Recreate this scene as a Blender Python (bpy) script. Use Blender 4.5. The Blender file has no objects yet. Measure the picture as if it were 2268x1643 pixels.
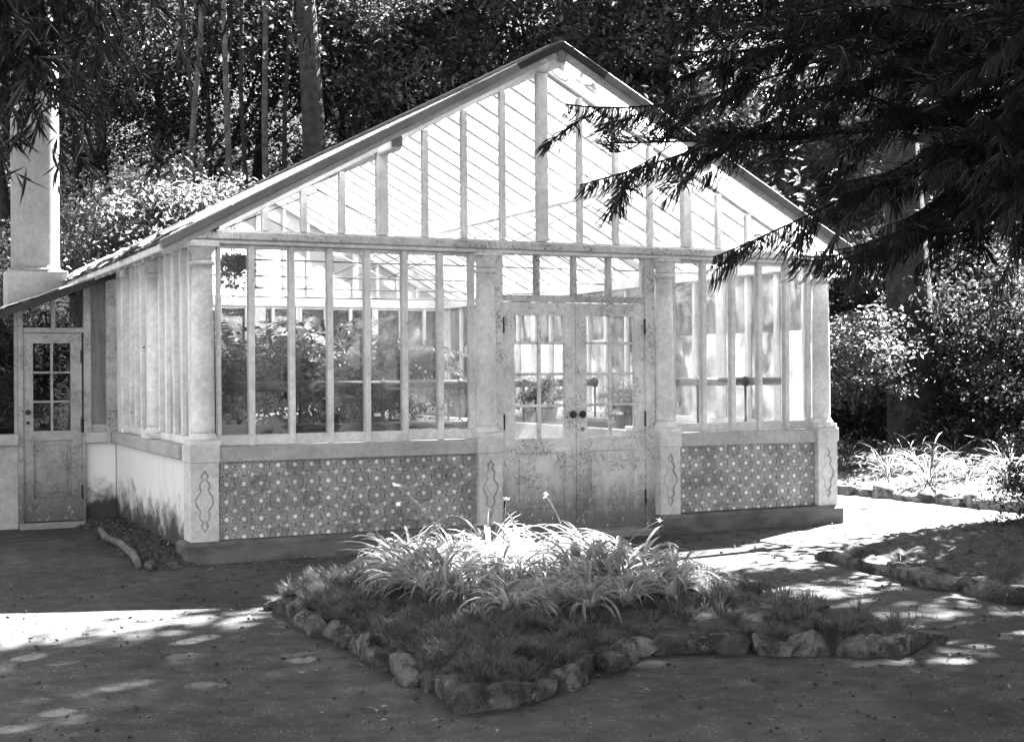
import bpy, math
import numpy as np
from mathutils import Vector, Matrix

# ------------------------------------------------------------------ camera, sky, sun, exposure
scene = bpy.context.scene
COL = scene.collection
FPX = 3065.4            # focal length in pixels of a 2268 px wide frame
YAW, ROLL = 0.4476, -0.0062
CAM = Vector((-2.7236, -11.8324, 1.6))
fw = Vector((math.sin(YAW), math.cos(YAW), 0.0))
rt0 = Vector((math.cos(YAW), -math.sin(YAW), 0.0))
up0 = Vector((0, 0, 1))
rt = rt0 * math.cos(ROLL) + up0 * math.sin(ROLL)
upv = -rt0 * math.sin(ROLL) + up0 * math.cos(ROLL)
cam = bpy.data.cameras.new('camera')
cam.sensor_width = 36.0
cam.lens = FPX / 2268.0 * 36.0
cam.clip_end = 500.0
cam.clip_start = 0.05
camo = bpy.data.objects.new('camera', cam)
COL.objects.link(camo)
M = Matrix(((rt.x, upv.x, -fw.x, CAM.x), (rt.y, upv.y, -fw.y, CAM.y), (rt.z, upv.z, -fw.z, CAM.z), (0, 0, 0, 1)))
camo.matrix_world = M
scene.camera = camo

SUN_AZ, SUN_EL = math.radians(59.6), math.radians(49.0)      # heading from +Y towards +X
SUN_DIR = Vector((math.sin(SUN_AZ) * math.cos(SUN_EL), math.cos(SUN_AZ) * math.cos(SUN_EL), math.sin(SUN_EL)))
world = bpy.data.worlds.new('World')
scene.world = world
world.use_nodes = True
wn, wl = world.node_tree.nodes, world.node_tree.links
wn.clear()
sky = wn.new('ShaderNodeTexSky')
sky.sky_type = 'NISHITA'
sky.sun_disc = False
sky.sun_elevation = SUN_EL
sky.sun_rotation = SUN_AZ
bw = wn.new('ShaderNodeRGBToBW')                              # a black-and-white photograph
bg = wn.new('ShaderNodeBackground')
bg.inputs['Strength'].default_value = 0.05
wo = wn.new('ShaderNodeOutputWorld')
wl.new(sky.outputs['Color'], bw.inputs['Color'])
wl.new(bw.outputs['Val'], bg.inputs['Color'])
wl.new(bg.outputs['Background'], wo.inputs['Surface'])
sun = bpy.data.lights.new('sun', 'SUN')
sun.energy = 5.0
sun.angle = math.radians(0.5)
sun.color = (1.0, 1.0, 1.0)
suno = bpy.data.objects.new('sun', sun)
suno.rotation_euler = (-SUN_DIR).to_track_quat('-Z', 'Y').to_euler()
suno.location = (12, 6, 16)
COL.objects.link(suno)
scene.view_settings.view_transform = 'Standard'
scene.view_settings.look = 'None'
scene.view_settings.gamma = 1.0
scene.view_settings.exposure = 4.5
scene.render.engine = 'CYCLES'
cy = scene.cycles
cy.use_denoising = True
cy.max_bounces = 6
cy.diffuse_bounces = 3
cy.glossy_bounces = 3
cy.transmission_bounces = 6
cy.transparent_max_bounces = 40
cy.caustics_reflective = False
cy.caustics_refractive = False
cy.sample_clamp_indirect = 6.0

RNG = np.random.default_rng(7)
ORD = ['leftmost', 'second', 'third', 'fourth', 'fifth', 'sixth', 'seventh', 'eighth', 'ninth', 'tenth', 'eleventh', 'twelfth', 'thirteenth', 'fourteenth']

# ------------------------------------------------------------------ materials (all greys: the photograph is black and white)
MATS = {}
def newmat(name):
    m = bpy.data.materials.new(name)
    m.use_nodes = True
    m.node_tree.nodes.clear()
    MATS[name] = m
    return m, m.node_tree.nodes, m.node_tree.links

class NT:
    """tiny node helper"""
    def __init__(s, m): s.n, s.l = m.node_tree.nodes, m.node_tree.links
    def put(s, a, b):
        if isinstance(a, (int, float)): b.default_value = a
        elif isinstance(a, tuple): b.default_value = a
        else: s.l.new(a, b)
    def math(s, op, a, b=0.0, c=None):
        n = s.n.new('ShaderNodeMath'); n.operation = op
        s.put(a, n.inputs[0]); s.put(b, n.inputs[1])
        if c is not None: s.put(c, n.inputs[2])
        return n.outputs[0]
    def noise(s, vec, scale, detail=4.0, rough=0.55):
        n = s.n.new('ShaderNodeTexNoise'); s.l.new(vec, n.inputs['Vector'])
        n.inputs['Scale'].default_value = scale; n.inputs['Detail'].default_value = detail
        n.inputs['Roughness'].default_value = rough
        return n.outputs['Fac']
    def voro(s, vec, scale):
        n = s.n.new('ShaderNodeTexVoronoi'); s.l.new(vec, n.inputs['Vector']); n.inputs['Scale'].default_value = scale
        return n.outputs['Distance']
    def ramp(s, fac, a, b, lo=0.0, hi=1.0):
        n = s.n.new('ShaderNodeMapRange'); n.interpolation_type = 'SMOOTHSTEP'
        s.put(fac, n.inputs['Value'])
        n.inputs['From Min'].default_value = a; n.inputs['From Max'].default_value = b
        n.inputs['To Min'].default_value = lo; n.inputs['To Max'].default_value = hi
        return n.outputs['Result']
    def lerp(s, f, a, b):
        n = s.n.new('ShaderNodeMix'); n.data_type = 'FLOAT'
        s.put(f, n.inputs['Factor']); s.put(a, n.inputs[2]); s.put(b, n.inputs[3])
        return n.outputs[0]
    def pos(s): return s.n.new('ShaderNodeNewGeometry').outputs['Position']
    def objco(s): return s.n.new('ShaderNodeTexCoord').outputs['Object']
    def scaled(s, vec, sc):
        n = s.n.new('ShaderNodeMapping'); s.l.new(vec, n.inputs['Vector']); n.inputs['Scale'].default_value = sc
        return n.outputs['Vector']
    def sep(s, vec):
        n = s.n.new('ShaderNodeSeparateXYZ'); s.l.new(vec, n.inputs[0]); return n.outputs
    def bump(s, h, strength=0.3, dist=0.01):
        n = s.n.new('ShaderNodeBump'); s.l.new(h, n.inputs['Height'])
        n.inputs['Strength'].default_value = strength; n.inputs['Distance'].default_value = dist
        return n.outputs['Normal']
    def out(s, sh):
        o = s.n.new('ShaderNodeOutputMaterial'); s.l.new(sh, o.inputs['Surface'])
    def grey(s, v):
        n = s.n.new('ShaderNodeCombineColor')
        for i in range(3): s.put(v, n.inputs[i])
        return n.outputs[0]
    def principled(s, val, rough=0.6, normal=None, spec=0.4):
        p = s.n.new('ShaderNodeBsdfPrincipled')
        s.l.new(s.grey(val), p.inputs['Base Color'])
        s.put(rough, p.inputs['Roughness'])
        p.inputs['Specular IOR Level'].default_value = spec
        if normal is not None: s.l.new(normal, p.inputs['Normal'])
        return p.outputs[0]
    def mixsh(s, f, a, b):
        n = s.n.new('ShaderNodeMixShader'); s.put(f, n.inputs[0]); s.l.new(a, n.inputs[1]); s.l.new(b, n.inputs[2])
        return n.outputs[0]

def paint(name, base, mould=0.35, lichen=0.25, rough=0.55, flake=0.0, splash_shade=0.0):
    m, _, _ = newmat(name); t = NT(m); p = t.pos()
    big = t.noise(p, 2.3, 3)
    col = t.lerp(t.ramp(big, .35, .7), base, base * .78)
    spk = t.noise(p, 42, 8, .78)
    msk = t.math('MULTIPLY', t.ramp(spk, .47, .60), t.ramp(t.noise(p, 4.5, 6, .65), .70 - mould * .30, .86 - mould * .30))
    col = t.lerp(t.math('MULTIPLY', msk, .85), col, .07)
    col = t.math('MULTIPLY', col, t.ramp(t.noise(p, 17, 9, .75), .32, .66, .78, 1.06))
    fine = t.noise(p, 190, 2)
    col = t.math('MULTIPLY', col, t.ramp(fine, .3, .7, .86, 1.06))
    lv = t.math('ADD', t.voro(p, 17), t.math('MULTIPLY', t.noise(p, 21, 4), .5))
    lic = t.math('MULTIPLY', t.ramp(lv, .58, .48), t.ramp(t.noise(p, 2.9, 2), .66 - lichen * .35, .78 - lichen * .35))
    col = t.lerp(t.math('MULTIPLY', lic, .35), col, min(.9, base * 1.2))
    if flake:
        fl = t.ramp(t.noise(p, 13, 6, .7), .60, .64)
        col = t.lerp(t.math('MULTIPLY', fl, flake), col, base * .5)
    if splash_shade:      # splashed mud plus painted shade towards the foot, ragged upper edge and chips
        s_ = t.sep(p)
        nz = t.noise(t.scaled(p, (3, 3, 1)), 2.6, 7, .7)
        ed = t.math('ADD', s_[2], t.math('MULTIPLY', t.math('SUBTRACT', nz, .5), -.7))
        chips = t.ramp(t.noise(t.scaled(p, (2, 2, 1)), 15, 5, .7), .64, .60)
        col = t.lerp(t.math('MULTIPLY', t.math('MULTIPLY', t.ramp(ed, .78, .12), chips), splash_shade), col, .07)
    t.out(t.principled(col, rough, t.bump(t.math('ADD', spk, t.math('MULTIPLY', lic, .6)), .25, .004)))
    return m

paint('paint_white', .86, .42, .25)
paint('paint_clean', .84, .18, .05)
paint('paint_mouldy', .68, .95, .3)
paint('paint_door', .80, .85, .35, flake=.25, splash_shade=.85)
paint('column_stone', .82, .28, .8, .75)
paint('column_side', .80, .2, .3, .7)
paint('pedestal_stone', .70, .45, .45, .8)
paint('shed_paint', .40, .8, .7, .7, flake=.55, splash_shade=.8)
paint('sill_stone', .48, .35, .35, .85)
paint('fascia_lead', .24, .5, .15, .5)
paint('ridge_lead', .035, .3, .0, .5)
paint('chimney_plaster', .24, .22, .1, .85)
paint('bar_weathered', .52, .5, .0)
paint('threshold_stone', .30, .5, .3, .85)

def plaster_stained():
    # white plaster with a ragged rising-damp stain along its foot and streaks running down it
    m, _, _ = newmat('plaster_stained'); t = NT(m); p = t.pos(); s = t.sep(p)
    n1 = t.noise(t.scaled(p, (1.4, 1.3, 1.8)), 2.2, 9, .70)
    edge = t.math('ADD', s[2], t.math('MULTIPLY', t.math('SUBTRACT', n1, .5), -1.0))
    damp = t.ramp(edge, .50, .14)
    streak = t.ramp(t.noise(t.scaled(p, (1, 9, .7)), 2.2, 4), .45, .75)
    col = t.lerp(t.math('MULTIPLY', streak, .35), .82, .46)
    patch = t.ramp(t.noise(p, 14, 5, .7), .66, .69)
    dcol = t.lerp(patch, .055, .55)
    col = t.lerp(damp, col, dcol)
    col = t.math('MULTIPLY', col, t.ramp(t.noise(p, 150, 2), .3, .7, .88, 1.05))
    t.out(t.principled(col, .85, t.bump(t.noise(p, 60, 5), .35, .006)))
plaster_stained()

def plinth_mat():
    m, _, _ = newmat('plinth_stone'); t = NT(m); p = t.pos()
    a = t.noise(t.scaled(p, (1, 1, 2.4)), 2.6, 6, .65)
    col = t.lerp(t.ramp(a, .32, .68), .07, .16)
    chips = t.ramp(t.noise(p, 17, 4), .68, .71)
    col = t.lerp(t.math('MULTIPLY', chips, .5), col, .3)
    t.out(t.principled(col, .85, t.bump(t.noise(p, 50, 6), .5, .006)))
plinth_mat()

def tile_mat():
    # azulejo: white star in the tile, white crosses at the corners, dark dots on the edges, lace between
    m, _, _ = newmat('azulejo'); t = NT(m)
    o = t.objco(); s = t.sep(o)
    u = t.math('DIVIDE', s[0], .151); v = t.math('DIVIDE', s[2], .151)
    au, av = t.math('ABSOLUTE', u), t.math('ABSOLUTE', v)
    r = t.math('SQRT', t.math('ADD', t.math('MULTIPLY', u, u), t.math('MULTIPLY', v, v)))
    th = t.math('ARCTAN2', v, u)
    star = t.math('MULTIPLY', .125, t.math('ADD', 1.0, t.math('MULTIPLY', .24, t.math('COSINE', t.math('MULTIPLY', th, 8.0)))))
    is_star = t.math('LESS_THAN', r, star)
    a, b = t.math('SUBTRACT', .5, au), t.math('SUBTRACT', .5, av)
    dia = t.math('ADD', t.math('POWER', t.math('MAXIMUM', a, .0001), .6), t.math('POWER', t.math('MAXIMUM', b, .0001), .6))
    is_cross = t.math('LESS_THAN', dia, .37)
    d1 = t.math('SQRT', t.math('ADD', t.math('MULTIPLY', a, a), t.math('MULTIPLY', v, v)))
    d2 = t.math('SQRT', t.math('ADD', t.math('MULTIPLY', b, b), t.math('MULTIPLY', u, u)))
    is_dot = t.math('LESS_THAN', t.math('MINIMUM', d1, d2), .05)
    petals = t.math('SINE', t.math('MULTIPLY', th, 12.0))
    rings = t.math('SINE', t.math('MULTIPLY', r, 48.0))
    lace1 = t.math('GREATER_THAN', t.math('MULTIPLY', petals, rings), .18)
    lat = t.math('MULTIPLY', t.math('SINE', t.math('MULTIPLY', t.math('ADD', u, v), 40.0)), t.math('SINE', t.math('MULTIPLY', t.math('SUBTRACT', u, v), 40.0)))
    lace2 = t.math('GREATER_THAN', lat, .28)
    inside = t.math('LESS_THAN', r, .42)
    lace = t.lerp(inside, lace2, lace1)
    p = t.pos()
    glaze = t.noise(p, 3.0, 4)
    col = t.lerp(lace, .13, .62)
    col = t.math('MULTIPLY', col, t.ramp(t.noise(p, 105, 3), .40, .60, .55, 1.5))
    col = t.lerp(is_dot, col, .03)
    col = t.lerp(is_cross, col, .72)
    halo = t.math('MULTIPLY', t.math('LESS_THAN', r, .19), t.math('SUBTRACT', 1.0, is_star))
    col = t.lerp(t.math('MULTIPLY', halo, .5), col, .12)
    col = t.lerp(is_star, col, .82)
    col = t.math('MULTIPLY', col, t.ramp(glaze, .3, .7, .75, 1.12))
    oi = t.n.new('ShaderNodeObjectInfo').outputs['Random']
    col = t.math('MULTIPLY', col, t.ramp(oi, 0, 1, .82, 1.15))
    t.out(t.principled(col, .38, t.bump(t.noise(p, 25, 3), .08, .003), .3))
tile_mat()

def glass_mat(name, lo, hi, scale=1.4, streak=(3, 3, .7), tint=.95, rough=.02, white=.86):
    m, _, _ = newmat(name); t = NT(m); p = t.pos()
    tr = t.n.new('ShaderNodeBsdfTransparent'); tr.inputs['Color'].default_value = (tint, tint, tint, 1)
    gl = t.n.new('ShaderNodeBsdfGlossy'); gl.inputs['Roughness'].default_value = rough
    fr = t.n.new('ShaderNodeFresnel'); fr.inputs['IOR'].default_value = 1.5
    bp = t.bump(t.noise(p, 3.0, 2), .06, .05)
    t.l.new(bp, gl.inputs['Normal'])
    clear = t.mixsh(fr.outputs[0], tr.outputs[0], gl.outputs[0])
    tl = t.n.new('ShaderNodeBsdfTranslucent'); tl.inputs['Color'].default_value = (white, white, white, 1)
    df = t.n.new('ShaderNodeBsdfDiffuse'); df.inputs['Color'].default_value = (white * .93, white * .93, white * .93, 1)
    dirt = t.mixsh(.28, tl.outputs[0], df.outputs[0])
    blot = t.noise(p, scale, 5, .6)
    st = t.noise(t.scaled(p, streak), 3.2, 4, .6)
    f = t.math('ADD', t.math('MULTIPLY', blot, .6), t.math('MULTIPLY', st, .4))
    oi = t.n.new('ShaderNodeObjectInfo').outputs['Random']
    f = t.math('ADD', f, t.math('MULTIPLY', t.math('SUBTRACT', oi, .5), .12))
    t.out(t.mixsh(t.ramp(f, .36, .66, lo, hi), clear, dirt))
glass_mat('glass_front', .02, .14)
glass_mat('glass_gable', .02, .20)
glass_mat('glass_roof', .12, .85, .8, (1, 3, 1), white=.66)
glass_mat('glass_side', .35, .80, 1.6, (5, 5, .5))
glass_mat('glass_rear', .02, .20, 1.6, (2, 2, 1))
glass_mat('glass_back_gable', .8, 1.0, 1.0, (3, 3, .8))
glass_mat('glass_shed', .0, .07)

def simple(name, a, b, scale, rough=.8, bs=.4, bd=.008, spec=.3, bscale=None):
    m, _, _ = newmat(name); t = NT(m); p = t.pos()
    n = t.noise(p, scale, 6, .6)
    t.out(t.principled(t.lerp(t.ramp(n, .3, .7), a, b), rough, t.bump(t.noise(p, bscale or scale * 4, 5), bs, bd), spec))
simple('iron', .012, .03, 8, .5)
simple('soil', .025, .085, 14, .95, .9, .03)
simple('soil_light', .10, .22, 4, .95, .9, .03)
simple('mortar', .30, .45, 9, .9)
simple('bark', .010, .034, 7, .95, 1.0, .03)
simple('bark_light', .03, .10, 6, .95, 1.0, .03)
simple('stem', .08, .14, 9, .7)
simple('slate', .12, .34, 6, .8, .5, .01)
simple('floor_slab', .10, .20, 2, .9)
simple('pot_clay', .10, .18, 6, .9)
simple('log_wood', .07, .2, 9, .9, .8, .01)
simple('wire', .6, .75, 9, .5)

def stone_mat():
    m, _, _ = newmat('stone'); t = NT(m); p = t.pos()
    oi = t.n.new('ShaderNodeObjectInfo').outputs['Random']
    a = t.noise(p, 9, 8, .7); moss = t.ramp(t.noise(p, 6, 6, .7), .48, .6)
    col = t.lerp(t.ramp(a, .3, .7), .06, .20)
    col = t.math('MULTIPLY', col, t.ramp(oi, 0, 1, .6, 1.35))
    col = t.lerp(t.math('MULTIPLY', moss, .75), col, .03)
    lich = t.math('MULTIPLY', t.ramp(t.noise(p, 26, 5, .7), .58, .63), t.ramp(t.noise(p, 5, 3), .48, .6))
    col = t.lerp(t.math('MULTIPLY', lich, .6), col, .33)
    pit = t.ramp(t.voro(p, 70), .12, .30)
    col = t.math('MULTIPLY', col, t.ramp(pit, 0, 1, .6, 1.0))
    h = t.math('ADD', t.math('ADD', t.noise(p, 22, 8, .72), t.math('MULTIPLY', t.noise(p, 110, 4), .35)), t.math('MULTIPLY', pit, .25))
    t.out(t.principled(col, .92, t.bump(h, 1.0, .022), .15))
stone_mat()

def ground_mat():
    m, _, _ = newmat('packed_earth'); t = NT(m); p = t.pos(); s = t.sep(p)
    a = t.noise(p, .55, 5, .6); b = t.noise(p, 6, 6, .65); c = t.noise(p, 90, 3)
    col = t.lerp(t.ramp(a, .3, .7), .052, .092)
    col = t.math('MULTIPLY', col, t.ramp(b, .3, .72, .66, 1.16))
    col = t.math('MULTIPLY', col, t.ramp(c, .3, .7, .78, 1.10))
    spot = t.ramp(t.noise(p, 2.6, 9, .78), .53, .66)
    col = t.lerp(t.math('MULTIPLY', spot, .75), col, .035)
    dust = t.ramp(t.noise(p, 1.3, 8, .7), .52, .70)
    col = t.lerp(t.math('MULTIPLY', dust, .55), col, .14)
    lit = t.ramp(t.noise(p, 34, 4, .7), .60, .70)
    col = t.lerp(t.math('MULTIPLY', lit, .5), col, .05)
    vz = t.voro(p, 38); peb = t.ramp(vz, .26, .12)
    col = t.lerp(t.math('MULTIPLY', peb, t.ramp(b, .45, .62, 0, .7)), col, .34)
    hill = t.ramp(t.math('ADD', s[2], t.math('MULTIPLY', b, .25)), .16, .42)
    col = t.lerp(hill, col, t.lerp(b, .02, .06))
    h = t.math('ADD', t.math('ADD', t.math('MULTIPLY', t.noise(p, 22, 6, .7), .9), t.math('MULTIPLY', c, .2)), t.math('MULTIPLY', peb, .15))
    t.out(t.principled(col, .95, t.bump(h, .55, .02), .15))
ground_mat()

def leaf_mat(name, d, tr, rough=.35, spec=.5, var=.5):
    m, _, _ = newmat(name); t = NT(m); p = t.pos()
    n = t.noise(p, 9, 2)
    k = t.ramp(n, .3, .7, 1 - var, 1 + var)
    pr = t.principled(t.math('MULTIPLY', k, d), rough, None, spec)
    tl = t.n.new('ShaderNodeBsdfTranslucent'); t.l.new(t.grey(t.math('MULTIPLY', k, tr * 2.2)), tl.inputs['Color'])
    t.out(t.mixsh(.35, pr, tl.outputs[0]))
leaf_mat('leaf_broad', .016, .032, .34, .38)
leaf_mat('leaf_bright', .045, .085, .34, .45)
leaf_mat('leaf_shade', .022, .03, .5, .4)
leaf_mat('leaf_strap', .19, .26, .4, .5, .35)
leaf_mat('leaf_grass', .05, .085, .5, .3, .5)
leaf_mat('needle', .017, .018, .5, .4, .4)
leaf_mat('leaf_bamboo', .016, .025, .4, .4, .4)
leaf_mat('leaf_fern', .035, .045, .45, .4, .4)
leaf_mat('petal', .65, .35, .5, .3, .1)
leaf_mat('dead_leaf', .24, .08, .8, .1, .6)

# ------------------------------------------------------------------ mesh helpers
def mk(name, verts, faces, mat, parent=None, loc=(0, 0, 0), smooth=False, mats=None, mid=None):
    me = bpy.data.meshes.new(name)
    me.from_pydata([tuple(map(float, v)) for v in verts], [], faces)
    for mm in (mats or [mat]): me.materials.append(MATS[mm])
    if mid is not None: me.polygons.foreach_set('material_index', np.asarray(mid, np.int32))
    if smooth: me.polygons.foreach_set('use_smooth', [True] * len(me.polygons))
    me.update()
    return put(name, me, parent, loc)

def put(name, me, parent=None, loc=(0, 0, 0), rot=None, scale=None):
    o = bpy.data.objects.new(name, me)
    COL.objects.link(o)
    o.location = loc
    if rot is not None: o.rotation_euler = rot
    if scale is not None: o.scale = scale
    if parent is not None: o.parent = parent
    return o

def np_mesh(name, V, Q, mat, smooth=False):
    """mesh from numpy vertex array and quad index array"""
    me = bpy.data.meshes.new(name)
    V = np.asarray(V, np.float32); Q = np.asarray(Q, np.int32)
    me.vertices.add(len(V)); me.vertices.foreach_set('co', V.ravel())
    n, k = Q.shape
    me.loops.add(n * k); me.loops.foreach_set('vertex_index', Q.ravel())
    me.polygons.add(n); me.polygons.foreach_set('loop_start', np.arange(0, n * k, k, dtype=np.int32))
    me.polygons.foreach_set('use_smooth', np.full(n, smooth))
    me.materials.append(MATS[mat])
    me.update(calc_edges=True)
    return me

def tag(o, label, cat, group=None, kind=None):
    o['label'] = label
    if cat: o['category'] = cat
    if group: o['group'] = group
    if kind: o['kind'] = kind
    return o

def thing(name, label, cat, loc=(0, 0, 0), group=None, rz=0.0):
    o = bpy.data.objects.new(name, None)
    COL.objects.link(o)
    o.location = loc; o.rotation_euler = (0, 0, rz); o.empty_display_size = .2
    return tag(o, label, cat, group)

_bc = {}
def boxmesh(sx, sy, sz, mat, b=.004):
    """chamfered box centred on its origin; alike boxes share their mesh"""
    key = (round(sx, 4), round(sy, 4), round(sz, 4), mat, b)
    if key in _bc: return _bc[key]
    h = (sx / 2, sy / 2, sz / 2)
    b = min(b, min(h) * .45)
    V, idx = [], {}
    for ax in range(3):
        for i in (-1, 1):
            for j in (-1, 1):
                for k in (-1, 1):
                    s = (i, j, k)
                    v = [s[q] * (h[q] if q == ax else h[q] - b) for q in range(3)]
                    idx[(ax, s)] = len(V); V.append(v)
    F = []
    for ax in range(3):
        o1, o2 = [(1, 2), (2, 0), (0, 1)][ax]
        for sg in (-1, 1):
            ring = []
            for (p, q) in ((-1, -1), (1, -1), (1, 1), (-1, 1)):
                s = [0, 0, 0]; s[ax] = sg; s[o1] = p; s[o2] = q
                ring.append(idx[(ax, tuple(s))])
            F.append(ring if sg > 0 else ring[::-1])
    for ax in range(3):           # edges parallel to ax
        o1, o2 = [(1, 2), (2, 0), (0, 1)][ax]
        for p in (-1, 1):
            for q in (-1, 1):
                def g(face, a):
                    s = [0, 0, 0]; s[ax] = a; s[o1] = p; s[o2] = q
                    return idx[(face, tuple(s))]
                r = [g(o1, -1), g(o1, 1), g(o2, 1), g(o2, -1)]
                F.append(r if p * q < 0 else r[::-1])
    for i in (-1, 1):
        for j in (-1, 1):
            for k in (-1, 1):
                r = [idx[(a, (i, j, k))] for a in range(3)]
                F.append(r if i * j * k > 0 else r[::-1])
    me = bpy.data.meshes.new('box')
    me.from_pydata(V, [], F); me.materials.append(MATS[mat]); me.update()
    _bc[key] = me
    return me

def box(name, x0, x1, y0, y1, z0, z1, mat, parent=None, b=.004, rot=None):
    return put(name, boxmesh(x1 - x0, y1 - y0, z1 - z0, mat, b), parent, ((x0 + x1) / 2, (y0 + y1) / 2, (z0 + z1) / 2), rot)

class MB:
    """collects several shapes into one mesh (one part)"""
    def __init__(s): s.v, s.f = [], []
    def box(s, x0, x1, y0, y1, z0, z1):
        n = len(s.v)
        s.v += [(x, y, z) for z in (z0, z1) for y in (y0, y1) for x in (x0, x1)]
        s.f += [tuple(n + i for i in q) for q in ((0, 2, 3, 1), (4, 5, 7, 6), (0, 1, 5, 4), (2, 6, 7, 3), (0, 4, 6, 2), (1, 3, 7, 5))]
        return s
    def prism_xz(s, pts, y0, y1):
        """polygon in x-z (counter-clockwise seen from -y) pushed from y0 to y1"""
        n, k = len(s.v), len(pts)
        s.v += [(x, y0, z) for x, z in pts] + [(x, y1, z) for x, z in pts]
        s.f.append(tuple(n + i for i in range(k)))
        s.f.append(tuple(n + k + i for i in reversed(range(k))))
        s.f += [(n + i, n + k + i, n + k + (i + 1) % k, n + (i + 1) % k) for i in range(k)]
        return s
    def tube(s, pts, rad, n=8, cap=True):
        pts = [Vector(p) for p in pts]
        base = len(s.v); K = len(pts)
        ref = Vector((.31, .2, .93))
        for i, p in enumerate(pts):
            t = (pts[min(i + 1, K - 1)] - pts[max(i - 1, 0)]).normalized()
            if abs(t.dot(ref)) > .95: ref = Vector((1, .1, 0))
            a = t.cross(ref).normalized(); b = t.cross(a)
            r = rad[i] if hasattr(rad, '__len__') else rad
            for j in range(n):
                th = 2 * math.pi * j / n
                s.v.append(tuple(p + a * (r * math.cos(th)) + b * (r * math.sin(th))))
        for i in range(K - 1):
            for j in range(n):
                a0, a1 = base + i * n + j, base + i * n + (j + 1) % n
                s.f.append((a0, a1, a1 + n, a0 + n))
        if cap:
            s.f.append(tuple(base + j for j in reversed(range(n))))
            s.f.append(tuple(base + (K - 1) * n + j for j in range(n)))
        return s
    def lathe(s, prof, cx, cy, n=24):
        base = len(s.v)
        for r, z in prof:
            for j in range(n):
                th = 2 * math.pi * j / n
                s.v.append((cx + r * math.cos(th), cy + r * math.sin(th), z))
        for i in range(len(prof) - 1):
            for j in range(n):
                a0, a1 = base + i * n + j, base + i * n + (j + 1) % n
                s.f.append((a0, a1, a1 + n, a0 + n))
        s.f.append(tuple(base + j for j in reversed(range(n))))
        s.f.append(tuple(base + (len(prof) - 1) * n + j for j in range(n)))
        return s
    def build(s, name, mat, parent=None, loc=(0, 0, 0), smooth=False):
        o = mk(name, s.v, s.f, mat, parent, loc, False)
        if smooth:
            o.data.polygons.foreach_set('use_smooth', [len(p.vertices) == 4 for p in o.data.polygons])
        return o

def np_tubes(P, R, n=3):
    """P [K,S,3] paths, R [K,S] radii -> verts, quads"""
    K, S, _ = P.shape
    T = np.empty_like(P)
    T[:, 1:-1] = P[:, 2:] - P[:, :-2]; T[:, 0] = P[:, 1] - P[:, 0]; T[:, -1] = P[:, -1] - P[:, -2]
    T /= np.linalg.norm(T, axis=2, keepdims=True) + 1e-9
    ref = np.where(np.abs(T[..., 2:3]) > .9, np.array([1., 0, 0]), np.array([0, 0, 1.]))
    A = np.cross(T, ref); A /= np.linalg.norm(A, axis=2, keepdims=True) + 1e-9
    B = np.cross(T, A)
    th = np.arange(n) * 2 * np.pi / n
    V = P[:, :, None] + R[:, :, None, None] * (A[:, :, None] * np.cos(th)[None, None, :, None] + B[:, :, None] * np.sin(th)[None, None, :, None])
    I = np.arange(K * S * n).reshape(K, S, n)
    J = np.roll(I, -1, axis=2)
    Q = np.stack([I[:, :-1], J[:, :-1], J[:, 1:], I[:, 1:]], -1).reshape(-1, 4)
    return V.reshape(-1, 3), Q

def leaf_quads(C, D, U, L, W, fold=.18):
    """diamond leaves: base C, unit direction D, side U, length L, width W"""
    N = np.cross(D, U)
    a = C
    t = C + D * L[:, None]
    m = C + D * (L * .45)[:, None] + N * (W * fold)[:, None]
    l, r = m + U * (W / 2)[:, None], m - U * (W / 2)[:, None]
    V = np.stack([a, r, t - N * (W * fold)[:, None], l], 1).reshape(-1, 3)
    Q = np.arange(len(V)).reshape(-1, 4)
    return V, Q

def unit(a): return a / (np.linalg.norm(a, axis=-1, keepdims=True) + 1e-9)
def rand_unit(rng, n): return unit(rng.normal(size=(n, 3)))

def px(u, v, dist):
    """a point at a given distance ahead of the camera (used to lay the place out from survey sightings)"""
    return CAM + fw * dist + rt * ((u - 1134) / FPX * dist) + upv * ((821.5 - v) / FPX * dist)

# ------------------------------------------------------------------ the ground, rising to a wooded hillside
def hz(x, y):
    d = .6 * x + .8 * y - 11.6
    h = .62 * np.where(d > 0, d * d / (d + 2.2), 0.0)
    d2 = -x - 7.0 + .25 * y
    h = h + np.where(d2 > 0, .35 * d2 * d2 / (d2 + 3), 0)
    inside = (np.asarray(x) > -2.4) & (np.asarray(x) < 7.2) & (np.asarray(y) < 10.6)
    return np.where(inside, np.minimum(h, 0.0), h)

def make_ground():
    gx = np.unique(np.concatenate([np.linspace(-90, -8, 22), np.linspace(-8, 14, 111), np.linspace(14, 40, 40), np.linspace(40, 120, 20)]))
    gy = np.unique(np.concatenate([np.linspace(-60, -12, 16), np.linspace(-12, 12, 121), np.linspace(12, 50, 50), np.linspace(50, 120, 16)]))
    X, Y = np.meshgrid(gx, gy, indexing='ij')
    Z = hz(X, Y)
    near = np.exp(-((X - 1) / 14) ** 2 - ((Y + 4) / 12) ** 2)
    rr = np.random.default_rng(2)
    for k in range(14):
        a, f = rr.uniform(0, 6.28), rr.uniform(.6, 3.2)
        Z = Z + near * .0022 / (f ** .8) * np.sin(f * (X * math.cos(a) + Y * math.sin(a)) + rr.uniform(0, 6))
    nx, ny = X.shape
    V = np.stack([X, Y, Z - .012], -1).reshape(-1, 3)
    I = np.arange(nx * ny).reshape(nx, ny)
    Q = np.stack([I[:-1, :-1], I[1:, :-1], I[1:, 1:], I[:-1, 1:]], -1).reshape(-1, 4)
    o = put('ground', np_mesh('ground', V, Q, 'packed_earth', True))
    tag(o, 'pale packed earth path rising to a wooded slope', 'ground', kind='structure')
make_ground()

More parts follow.
